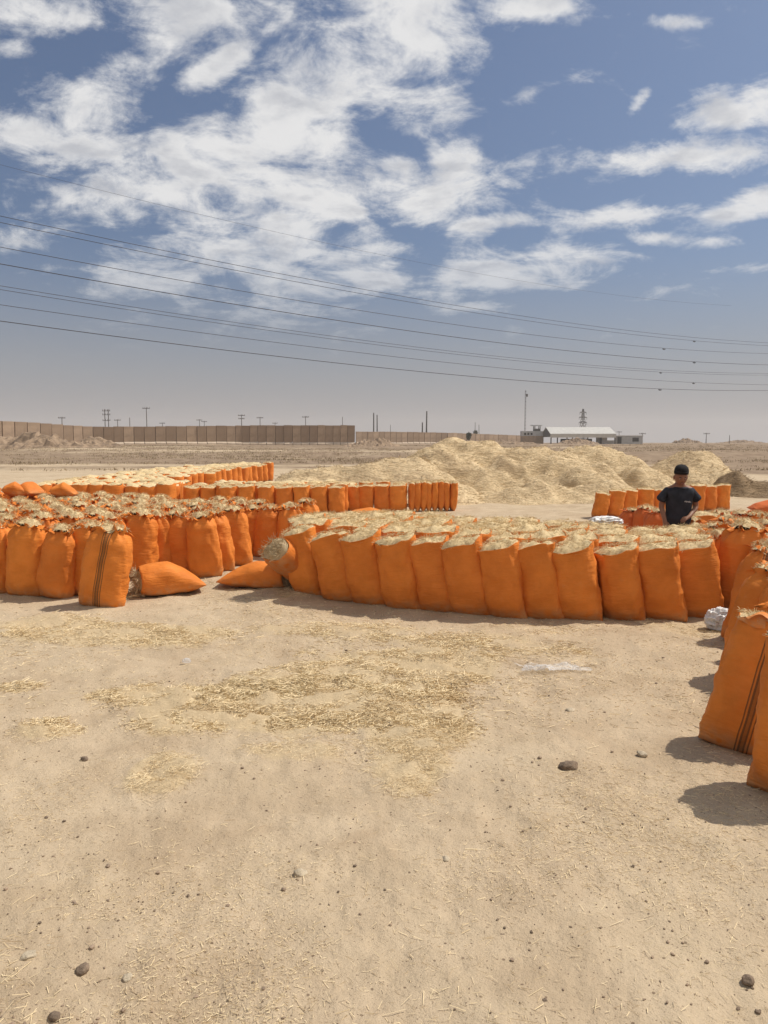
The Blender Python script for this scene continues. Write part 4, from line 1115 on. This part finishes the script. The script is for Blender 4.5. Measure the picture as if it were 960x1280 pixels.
# ------------------------------------------------------------------ stones
def stone(px, py, r, mat, label, seed, flat=.62, rz=0.0):
    def fn(V):
        n = 1 + .22 * fbm(V[:, 0] * 1.3 + seed, V[:, 1] * 1.3, V[:, 2] * 1.3, 3, seed) + .05 * fbm(V[:, 0] * 5, V[:, 1] * 5, V[:, 2] * 5, 2, seed + 1)
        return V * n[:, None]
    c = at_z(px, py); s = r / FPX * c.y
    V, F = ellipsoid((0, 0, 0), (s, s * .8, s * flat), 22, 14, 0, fn)
    o = link('stone', make_mesh('stone', V, F, M[mat])); o.location = (c.x, c.y, gz(c.x, c.y) + s * flat * .38); o.rotation_euler = (0, 0, rz)
    tag(o, label, 'stone', 'stones on the sand')
for i, a in enumerate([(710, 959, 12, 'stone', 'largest brown stone, alone on the open sand right of the straw litter'), (103, 1213, 10, 'stone', 'dark reddish brown stone near the bottom left corner'),
          (68, 1272, 9, 'stone', 'dark stone at the very bottom edge on the left'), (36, 1196, 11, 'stone_pale', 'pale flat stone near the left edge at the bottom'), (160, 1222, 8, 'stone_pale', 'flat tan stone right of the dark reddish stone'),
          (375, 1094, 9, 'stone_pale', 'pale rounded stone in the straw at lower centre left'), (557, 1077, 8, 'stone_pale', 'pale whitish stone at lower centre'), (824, 1094, 5, 'stone', 'small dark stone at lower right'),
          (935, 1224, 9, 'stone', 'brown oval stone near the bottom right corner'), (803, 941, 8, 'stone_pale', 'flat tan stone between the largest stone and the right flank'), (713, 884, 7, 'stone_pale', 'thin flat stone above the largest stone'),
          (682, 1252, 6, 'stone', 'small grey stone at the bottom right of centre'), (60, 1183, 6, 'stone_pale', 'small tan pebble above the pale flat stone at left'), (734, 1086, 5, 'stone', 'small dark pebble right of lower centre'),
          (627, 1168, 5, 'stone', 'small dark pebble at the bottom centre right'), (851, 1003, 5, 'stone', 'little dark pebble in the shade edge of the nearest sacks'), (106, 952, 6, 'stone', 'dark clod left of the round straw tuft')]):
    stone(a[0], a[1], a[2], a[3], a[4], 40 + i, .45 if 'flat' in a[4] else .66, i * 1.3)

# ------------------------------------------------------------------ blast walls
def panel_mesh(w, h):
    mb = MB()
    prof = [(-.15, h), (.15, h), (.15, .55), (.42, .28), (.42, 0), (-.42, 0), (-.42, .28), (-.15, .55)]
    n = len(prof); V = []
    ys = np.array(prof)
    for x in (-w / 2, w / 2): V.append(np.c_[np.full(n, x), ys[:, 0], ys[:, 1]])
    V = np.concatenate(V); F = [[i, (i + 1) % n, n + (i + 1) % n, n + i] for i in range(n)]
    F = np.array(F)
    m = np.array([0, 0, 0, 1, 1, 1, 1, 0])
    for k in range(n): mb.add(V, F[k:k + 1], int(m[k]))
    # end caps as quads
    caps = [[0, 1, 2, 7], [7, 2, 3, 6], [6, 3, 4, 5]]
    for cpx in caps:
        mb.add(V, np.array([cpx]), 0); mb.add(V + 0, np.array([[n + i for i in cpx[::-1]]]), 0)
    mb.box((w / 2 + .03, .085, (h + .6) / 2), (.10, .10, h - .65))           # tongue added behind the joint, keeps sunlight out of the gap
    me_ = mb.mesh('blast_wall', [M['concrete'], M['concrete_foot']], False)
    import bmesh
    bm = bmesh.new(); bm.from_mesh(me_); bmesh.ops.remove_doubles(bm, verts=bm.verts, dist=1e-4); bmesh.ops.recalc_face_normals(bm, faces=bm.faces); bm.to_mesh(me_); bm.free()
    return me_
pm = panel_mesh(1.0, 3.7)
gp = np.random.default_rng(4)
def wall_run(px_edges, Dfun, topfun, label_fn, group):
    for i in range(len(px_edges) - 1):
        a, b = px_edges[i], px_edges[i + 1]
        pa, pb = at_d(a, 540, Dfun(a)), at_d(b, 540, Dfun(b))
        w = math.hypot(pb.x - pa.x, pb.y - pa.y); mid = (pa + pb) / 2
        D = mid.y; zt = CAM_H + (553 - topfun((a + b) / 2)) / FPX * D + gp.uniform(-.05, .05)
        zb = gz(mid.x, mid.y) - .03
        o = link('blast_wall', pm); o.location = (mid.x, mid.y + gp.uniform(-.03, .03), zb)
        o.rotation_euler = (R(gp.uniform(-1.2, 1.2)), R(gp.uniform(-.6, .6)), math.atan2(pb.y - pa.y, pb.x - pa.x) + R(gp.uniform(-2, 2)))
        o.scale = (w * gp.uniform(.925, .95), 1.0, (zt - zb) / 3.7)
        tag(o, label_fn(i, len(px_edges) - 1), 'blast wall', group, 'thing')
near_e = [-28, -13, 2, 17.5, 33.5, 50, 64, 79, 91, 103, 116, 129, 142, 154, 167, 180, 194, 207, 220, 233, 246, 258, 270, 283, 294, 302, 312, 322, 332.5, 344, 354.5, 365.5, 376, 386.5, 396.5, 406, 416, 425, 434, 443]
near_top = lambda x: float(np.interp(x, [-30, 0, 30, 70, 110, 150, 240, 330, 445], [526, 526.5, 527.5, 530.5, 533.5, 533.5, 532.8, 532, 531.8]))
near_D = lambda x: float(np.interp(x, [-30, 0, 110, 300, 445], [128, 132, 148, 165, 172]))
def near_lab(i, n):
    if i == n - 1: return 'tall tan blast wall slab at the right end of the near run'
    if i == 24: return 'narrow pale tan slab set in the near run of blast walls'
    return 'tall tan concrete slab in the near run of blast walls on the left'
wall_run(near_e, near_D, near_top, near_lab, 'near run of blast walls')
far_e = list(np.linspace(445, 566, 18)) + list(np.linspace(566, 668, 19))[1:]
far_top = lambda x: float(np.interp(x, [445, 500, 560, 600, 640, 670], [539.5, 540, 541, 542.5, 544, 545.5]))
far_D = lambda x: float(np.interp(x, [445, 560, 670], [225, 250, 300]))
wall_run(far_e, far_D, far_top, lambda i, n: 'concrete slab in the lower, farther run of blast walls behind the straw heaps', 'farther run of blast walls')

# rubble berms
def berm(px, D, w, h, dpt, label, seed):
    c = at_d(px, 553, D); n = 70; m = 34
    a = np.linspace(-1, 1, n); b = np.linspace(-1, 1, m); A, B = np.meshgrid(a, b)
    X = c.x + A * w; Y = D + B * dpt
    q = np.sqrt(A ** 2 + B ** 2)
    H = h * (1 - sstep(q, .15, 1.0)) * (1 + .6 * fbm(X * .35, Y * .5, 0, 3, seed)) + .35 * h * np.abs(fbm(X * 1.2, Y * 1.2, 3, 3, seed + 3)) * (1 - sstep(q, .6, 1.0))
    Zg = ground_z(X.ravel(), Y.ravel())
    o = link('rubble_mound', make_mesh('rubble_mound', np.c_[X.ravel(), Y.ravel(), Zg + H.ravel() - .1 - .3 * sstep(q.ravel(), .9, 1.0)], grid_faces(m, n, False), M['earth'], False))
    tag(o, label, 'rubble mound', 'mounds of earth and rubble')
berm(20, 112, 15, 1.35, 6, 'long grey-brown rubble bank along the foot of the walls at the far left', 3)
berm(112, 122, 6.5, .9, 4, 'low end of the rubble bank before the walls, right of the long bank', 5)
berm(465, 130, 5.5, 1.2, 4, 'low brown mound before the gap between the two runs of walls', 8)
berm(722, 225, 8.0, 1.15, 4, 'pile of pale earth and rubble in front of the open shed', 12)
berm(640, 175, 8, .8, 4, 'low brown mound left of the shed, behind the biggest straw heap', 14)
berm(858, 300, 8, 1.4, 5, 'small far mound on the right horizon', 16)
berm(925, 330, 14, 1.1, 6, 'long low far bank at the right edge of the horizon', 18)

# ------------------------------------------------------------------ distant shed, cabins, tower
def part(name, mb, mats, parent, smooth=False): return link(name, mb.mesh(name, mats, smooth), parent)
def empty(name, loc, rz=0.0):
    e = bpy.data.objects.new(name, None); col.objects.link(e); e.location = loc; e.rotation_euler = (0, 0, rz); return e

def shed():
    D = 250.0; s = D / FPX
    xl, xr = at_d(682, 550, D).x, at_d(762, 550, D).x
    cx = (xl + xr) / 2; z0 = gz(cx, D); W_ = xr - xl
    zt = lambda py: CAM_H + (553 - py) * s - z0
    e = empty('open_shed', (cx, D, z0)); tag(e, 'open-sided shed with pale roof sheets and dark gable end on thin posts', 'shed')
    dp = 7.0
    eave, ridge = zt(543), zt(534.5)
    # gable runs along the left end, ridge along x
    mb = MB(); V = [(-W_/2, -dp, eave), (W_/2, -dp, eave), (W_/2, 0, ridge), (-W_/2, 0, ridge), (-W_/2, dp, eave), (W_/2, dp, eave)]
    th_ = .12; V2 = [(x, y, z + th_) for x, y, z in V]
    mb.add(V + V2, [[0, 1, 2, 3], [3, 2, 5, 4], [9, 8, 7, 6], [10, 11, 8, 9], [0, 6, 7, 1], [4, 5, 11, 10], [0, 3, 9, 6], [3, 4, 10, 9], [1, 7, 8, 2], [2, 8, 11, 5]])
    part('roof', mb, M['white_sheet'], e)
    mb = MB(); mb.box((0, -dp - .04, eave - .55), (W_, .1, 1.1)); part('fascia', mb, M['white_sheet'], e)
    mb = MB(); mb.add([(-W_/2 + .05, -dp, eave - .9), (-W_/2 + .05, dp, eave - .9), (-W_/2 + .05, dp, eave), (-W_/2 + .05, 0, ridge - .02), (-W_/2 + .05, -dp, eave), (-W_/2 + .13, 0, eave - .9)], [[0, 1, 2, 4], [4, 2, 3, 3]][:1])
    mb.add([(-W_/2 + .05, -dp, eave), (-W_/2 + .05, dp, eave), (-W_/2 + .05, 0, ridge)], [[0, 1, 2]]); part('gable', mb, M['steel'], e)
    for x in np.linspace(-W_/2 + .3, W_/2 - .3, 5):
        for y in (-dp + .3, dp - .3):
            mb = MB(); mb.box((x, y, eave / 2 - .1), (.32, .32, eave)); part('post', mb, M['steel'], e)
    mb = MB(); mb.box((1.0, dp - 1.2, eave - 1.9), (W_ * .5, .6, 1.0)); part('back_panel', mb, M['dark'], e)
shed()

def cabin(px0, px1, pyt, D, label, openings, name='cabin'):
    s = D / FPX; x0, x1 = at_d(px0, 550, D).x, at_d(px1, 550, D).x; cx = (x0 + x1) / 2; z0 = gz(cx, D); h = CAM_H + (553 - pyt) * s - z0
    e = empty(name, (cx, D, z0)); tag(e, label, 'cabin', 'cabins beside the shed')
    w = x1 - x0
    mb = MB(); mb.box((0, 1.2, h / 2), (w, 2.4, h))
    for k in np.arange(-w / 2 + .2, w / 2, .35): mb.box((k, -.02, h / 2), (.10, .05, h * .94))
    part('wall', mb, M['cabin'], e)
    mb = MB(); mb.box((0, 1.2, h + .07), (w + .3, 2.7, .14)); part('roof', mb, M['white_sheet'], e)
    for (nm, u0, u1, v0, v1) in openings:
        mb = MB(); mb.box(((u0 + u1) / 2 * w - w / 2, -.06, (v0 + v1) / 2 * h), ((u1 - u0) * w, .08, (v1 - v0) * h)); part(nm, mb, M['dark'], e)
cabin(747.5, 759, 544.5, 246, 'grey cabin with dark doorway directly right of the shed', [('door', .05, .42, .02, .92)])
cabin(771, 803.5, 545, 250, 'longer grey cabin with a window, rightmost by the shed', [('door', .02, .18, .02, .9), ('window', .60, .84, .35, .8)])
cabin(759.5, 771, 551, 255, 'low grey block between the two cabins', [], 'low_block')

def guard_tower():
    D = 255.0; s = D / FPX; c = at_d(672, 550, D); z0 = gz(c.x, D); zt = lambda py: CAM_H + (553 - py) * s - z0
    e = empty('guard_house', (c.x, D, z0)); tag(e, 'flat concrete guard post with a small canopied lookout on top', 'guard post')
    px = lambda x: (x - 672) * s
    mb = MB(); mb.box((px(666), 1.5, zt(545) / 2), (px(679) - px(653), 4, zt(545))); part('wall', mb, M['concrete'], e)
    for x in (656, 660, 664): 
        mb = MB(); mb.box((px(x), -.53, zt(542.5)), (.6, .06, .7)); part('window', mb, M['dark'], e)
    mb = MB(); mb.box((px(665.5), 1.5, zt(542)), (px(679) - px(653), 3.9, zt(539) - zt(545))); part('upper_wall', mb, M['cabin'], e)
    mb = MB()
    for x in (668.5, 675): mb.box((px(x), .2, zt(536)), (.25, .25, zt(532.5) - zt(539))); mb.box((px(x), 2.4, zt(536)), (.25, .25, zt(532.5) - zt(539)))
    mb.box((px(671.8), 1.3, zt(537.4)), (px(675) - px(668.5), 2.0, zt(536) - zt(539))); part('lookout', mb, M['steel'], e)
    mb = MB(); mb.box((px(671), 1.3, zt(532)), (px(677.5) - px(665), 3.4, .25)); part('canopy', mb, M['cabin'], e)
guard_tower()

def pole(px, pyt, D, label, arms=1, r=.11, name='utility_pole', group='poles on the horizon', style='cross', pyb=None):
    c = at_d(px, pyt, D); z0 = gz(c.x, D); h = c.z - z0
    mb = MB(); mb.tube([(0, 0, -.2), (0, 0, h)], [r * 1.25, r * .85], 6)
    o = link(name, mb.mesh(name, M['wood' if style == 'cross' else 'steel'], False)); o.location = (c.x, D, z0); o.rotation_euler = (R(gp.uniform(-.5, .5)), R(gp.uniform(-.8, .8)), 0)
    for k in range(arms):
        mb = MB(); za = h - .35 - k * 1.0; mb.box((0, -.15, za), (2.2 - .3 * k, .14, .16))
        for x in (-.95, -.4, .4, .95): mb.box((x * (1 - .15 * k), -.15, za + .2), (.10, .10, .26))
        link('crossarm', mb.mesh('crossarm', M['wood'], False), o)
    return tag(o, label, 'pole', group)
PL = [(77, 521, 230, 'short pole with crossarm above the near walls, leftmost on the horizon', 1), (147, 524, 260, 'thin short pole just right of the twin pole', 1), (162, 522, 260, 'thin bare pole between the twin pole and the tall cross pole', 0),
      (183, 509, 230, 'tall pole with a clear cross top above the left walls', 1), (203, 528, 300, 'small pole with crossarm right of the tall cross pole', 1), (249, 524, 290, 'left one of a small pair of far poles above the left walls', 1),
      (255, 526, 300, 'right one of a small pair of far poles above the left walls', 1), (302, 518, 240, 'medium pole with crossarm above the middle of the near wall', 2), (325, 521, 260, 'pole with crossarm, first right of the medium pole', 1),
      (344, 528, 320, 'faint short pole between two taller ones above the near wall', 1), (382, 520, 250, 'pole with thick top above the right third of the near wall', 1), (428, 521, 260, 'thin bare pole above the right end of the near wall', 0),
      (488, 531, 340, 'short faint pole behind the farther wall', 0), (594, 528, 300, 'left one of two thin poles near the dark tree', 0), (599, 531, 300, 'right one of two thin poles near the dark tree', 0), (803, 541, 260, 'short pole right beside the longer cabin', 1),
      (883, 541, 270, 'lone pole on the right horizon with crossarm', 1), (912, 544, 300, 'lone short bare pole on the far right horizon', 0), (774, 539, 330, 'faint pole behind the longer cabin', 1)]
for (px, pyt, D, lb, arms) in PL: pole(px, pyt, D, lb, arms)
def twin_pole():
    D = 220.0; c = at_d(133, 511.5, D); z0 = gz(c.x, D); h = c.z - z0
    e = empty('twin_pole', (c.x, D, z0)); tag(e, 'twin pole joined by crossarms, tallest above the left walls', 'pole', 'poles on the horizon')
    for x in (-.5, .5):
        mb = MB(); mb.tube([(x, 0, -.2), (x, 0, h)], [.12, .10], 6); part('pole', mb, M['wood'], e)
    for z in (h - .5, h - 1.6, h - 3.2):
        mb = MB(); mb.box((0, -.2, z), (2.2, .12, .13)); 
        for x in (-1, -.3, .3, 1): mb.box((x, -.2, z + .25), (.12, .12, .3))
        part('crossarm', mb, M['wood'], e)
twin_pole()
# chimneys / stacks and antennas
pole(467, 516, 240, 'left and taller one of the close pair of stacks above the wall step', 0, .22, 'stack', 'stacks and masts', 'steel')
pole(471.5, 518.5, 240, 'right and shorter one of the close pair of stacks above the wall step', 0, .20, 'stack', 'stacks and masts', 'steel')
pole(533, 514, 250, 'single tall stack above the farther wall', 0, .26, 'stack', 'stacks and masts', 'steel')
pole(528, 528, 250, 'short stack close left of the single tall one', 0, .24, 'stack', 'stacks and masts', 'steel')

def mast():
    D = 256.0; c = at_d(657, 488, D); z0 = gz(c.x, D); h = c.z - z0
    e = empty('radio_mast', (c.x, D, z0)); tag(e, 'slender tall radio mast with a small box near its top, left of the shed', 'mast', 'stacks and masts')
    mb = MB(); n = 16
    for k in range(3):
        a = k * 2.094; mb.tube([(.22 * math.cos(a), .22 * math.sin(a), 0), (.18 * math.cos(a), .18 * math.sin(a), h)], .045, 5)
    for k in range(n):
        z = h * (k + .5) / n
        for q in range(3):
            a, b = q * 2.094, (q + 1) * 2.094; mb.tube([(.2 * math.cos(a), .2 * math.sin(a), z), (.2 * math.cos(b), .2 * math.sin(b), z + h / n * .5)], .03, 4)
    part('lattice', mb, M['steel'], e)
    mb = MB(); mb.box((.45, 0, h - 1.6), (.6, .4, .9)); part('antenna_box', mb, M['steel'], e)
mast()
def pylon(px, pyt, D, w, label, name='lattice_pylon'):
    c = at_d(px, pyt, D); z0 = gz(c.x, D); h = c.z - z0
    e = empty(name, (c.x, D, z0), R(18)); tag(e, label, 'pylon', 'stacks and masts')
    mb = MB(); n = 9
    f = lambda t: w * (1 - t) * .5 + .18
    for sx in (-1, 1):
        for sy in (-1, 1): mb.tube([(sx * f(0), sy * f(0), 0), (sx * f(.5), sy * f(.5), h * .5), (sx * f(1), sy * f(1), h)], .07, 5)
    for k in range(n):
        a, b = k / n, (k + 1) / n
        for sx, sy, ex, ey in ((-1, -1, 1, -1), (1, -1, 1, 1), (1, 1, -1, 1), (-1, 1, -1, -1)):
            mb.tube([(sx * f(a), sy * f(a), a * h), (ex * f(b), ey * f(b), b * h)], .05, 4); mb.tube([(ex * f(a), ey * f(a), a * h), (sx * f(b), sy * f(b), b * h)], .05, 4)
    part('lattice', mb, M['steel'], e)
    for z, l in ((.62, 1.7), (.76, 1.7), (.90, 1.4)):
        mb = MB(); mb.tube([(-l, 0, z * h), (0, 0, z * h + .35), (l, 0, z * h)], .13, 5); mb.tube([(-l, 0, z * h), (0, 0, z * h - .25), (l, 0, z * h)], .09, 5)
        for s in (-1, 1): mb.tube([(s * l, 0, z * h), (s * l, 0, z * h - .9)], .07, 5)
        part('crossarm', mb, M['steel'], e)
pylon(729, 511, 300, 2.4, 'lattice power pylon rising behind the shed roof')

def small_tree(px, pyt, D, r, label, seed):
    gg = np.random.default_rng(seed); c = at_d(px, pyt, D); z0 = gz(c.x, D); h = c.z - z0
    e = empty('tree', (c.x, D, z0)); tag(e, label, 'tree', 'far trees')
    mb = MB(); mb.tube([(0, 0, -.2), (.1, 0, h * .35), (.05, .1, h * .6)], [.18, .12, .06], 6)
    for k in range(4): a = k * 1.6; mb.tube([(.1, 0, h * .35), (.5 * r * math.cos(a), .5 * r * math.sin(a), h * .7)], [.08, .03], 5)
    part('trunk', mb, M['wood'], e)
    n = 1100; d = gg.normal(size=(n, 3)); d /= np.linalg.norm(d, axis=1)[:, None]
    rad_ = gg.uniform(.2, 1, n) ** .5; cl = gg.integers(0, 5, n); off = gg.normal(0, .35, (5, 3))
    P = d * rad_[:, None] * .7 + off[cl]; P = P * np.array([r, r, h * .30]) + np.array([0, 0, h * .70])
    bv, bf = blades(P, gg.normal(size=(n, 3)), gg.uniform(.25, .5, n), gg.uniform(.12, .25, n), .3, 1, gg)
    mb = MB(); mb.add(bv, bf); part('crown', mb, M['leaf'], e)
small_tree(586, 540.5, 240, .7, 'small dark round tree above the farther wall', 1)
small_tree(625, 543, 300, 1.3, 'low dark tree at the right end of the farther wall', 2)
small_tree(594, 538, 310, .8, 'thin dark tree close beside the twin thin poles', 3)

# ------------------------------------------------------------------ power lines: straight spans running left to right away from the viewer
def cable(pts, off, r, label, damper=None, twin=False):
    """pts: photo pixels along the cable; the span lies in one vertical plane in the world"""
    P0 = np.array([-23.0, 47.0]) + off * np.array([-.61, .79]); dv = np.array([.79, .61])
    T, Zs = [], []
    for (px, py) in pts:
        d = ray(px, py)
        # P0 + t*dv = s*(d.x, d.y)
        A = np.array([[dv[0], -d.x], [dv[1], -d.y]]); t, s = np.linalg.solve(A, -P0)
        T.append(t); Zs.append(CAM_H + s * d.z)
    cf = np.polyfit(T, Zs, 2)
    if cf[0] < 0: cf = np.r_[0, np.polyfit(T, Zs, 1)]
    tt = np.linspace(min(T) - 25, max(T) + 45, 60)
    base = np.array([P0[0] + dv[0] * tt[0], P0[1] + dv[1] * tt[0], np.polyval(cf, tt[0])])
    path = np.c_[P0[0] + dv[0] * tt, P0[1] + dv[1] * tt, np.polyval(cf, tt)]
    e = empty('power_line', tuple(base)); tag(e, label, 'power line', 'overhead power lines')
    mb = MB(); mb.tube(path - base, r * .72, 6); part('cable', mb, M['cable'], e, True)
    if twin:
        mb = MB(); mb.tube(path - base + np.array([0, .1, twin]), r * .72, 6); part('cable', mb, M['cable'], e, True)
    if damper:
        d = ray(*damper); A = np.array([[dv[0], -d.x], [dv[1], -d.y]]); t, s = np.linalg.solve(A, -P0)
        q = np.array([P0[0] + dv[0] * t, P0[1] + dv[1] * t, np.polyval(cf, t)]) - base
        mb = MB(); mb.tube([q + (-.22, -.17, -.10), q + (0, 0, -.16), q + (.22, .17, -.10)], .055, 6); mb.tube([q + (0, 0, -.16), q], .04, 6); part('damper', mb, M['cable'], e)
cable([(60, 220), (240, 268), (410, 303), (680, 356)], 14, .014, 'topmost faint power line, thin and short against the big cloud')
cable([(0, 280), (240, 324), (480, 373), (700, 407), (960, 432)], 8, .028, 'upper twin power line, two close strands', (868, 424), .45)
cable([(0, 309), (240, 352), (480, 394), (700, 422), (960, 442)], 4, .028, 'power line, second below the upper twin line', (830, 436))
cable([(0, 331), (240, 370), (480, 409), (720, 440), (960, 456)], 0, .034, 'dark power line in the middle of the bundle', (868, 450))
cable([(0, 362), (240, 398), (480, 434), (700, 455), (960, 469)], 10, .026, 'lower twin power line, two faint close strands', (826, 463), .28)
cable([(0, 382), (240, 412), (480, 446), (720, 468), (960, 481)], 4, .026, 'power line, second from the bottom of the bundle', (867, 478))
cable([(0, 402), (240, 431), (480, 461), (700, 479), (960, 488)], 0, .034, 'lowest and darkest power line of the bundle', (825, 486))

HAZE = 0.0004
mh = bpy.data.materials.new('dusty_air'); mh.use_nodes = True; tt_ = mh.node_tree; tt_.nodes.clear()
pv = tt_.nodes.new('ShaderNodeVolumePrincipled'); pv.inputs['Color'].default_value = (0.93, 0.90, 0.87, 1); pv.inputs['Density'].default_value = HAZE; pv.inputs['Anisotropy'].default_value = .2
om = tt_.nodes.new('ShaderNodeOutputMaterial'); tt_.links.new(pv.outputs[0], om.inputs['Volume'])
mb = MB(); mb.box((0, 0, 20), (3060, 3060, 52))
tag(link('haze', mb.mesh('haze', mh, False)), 'thin dusty air over the plain', 'haze', kind='stuff')
print('sacks', NSACK, 'objects', len(scene.objects))
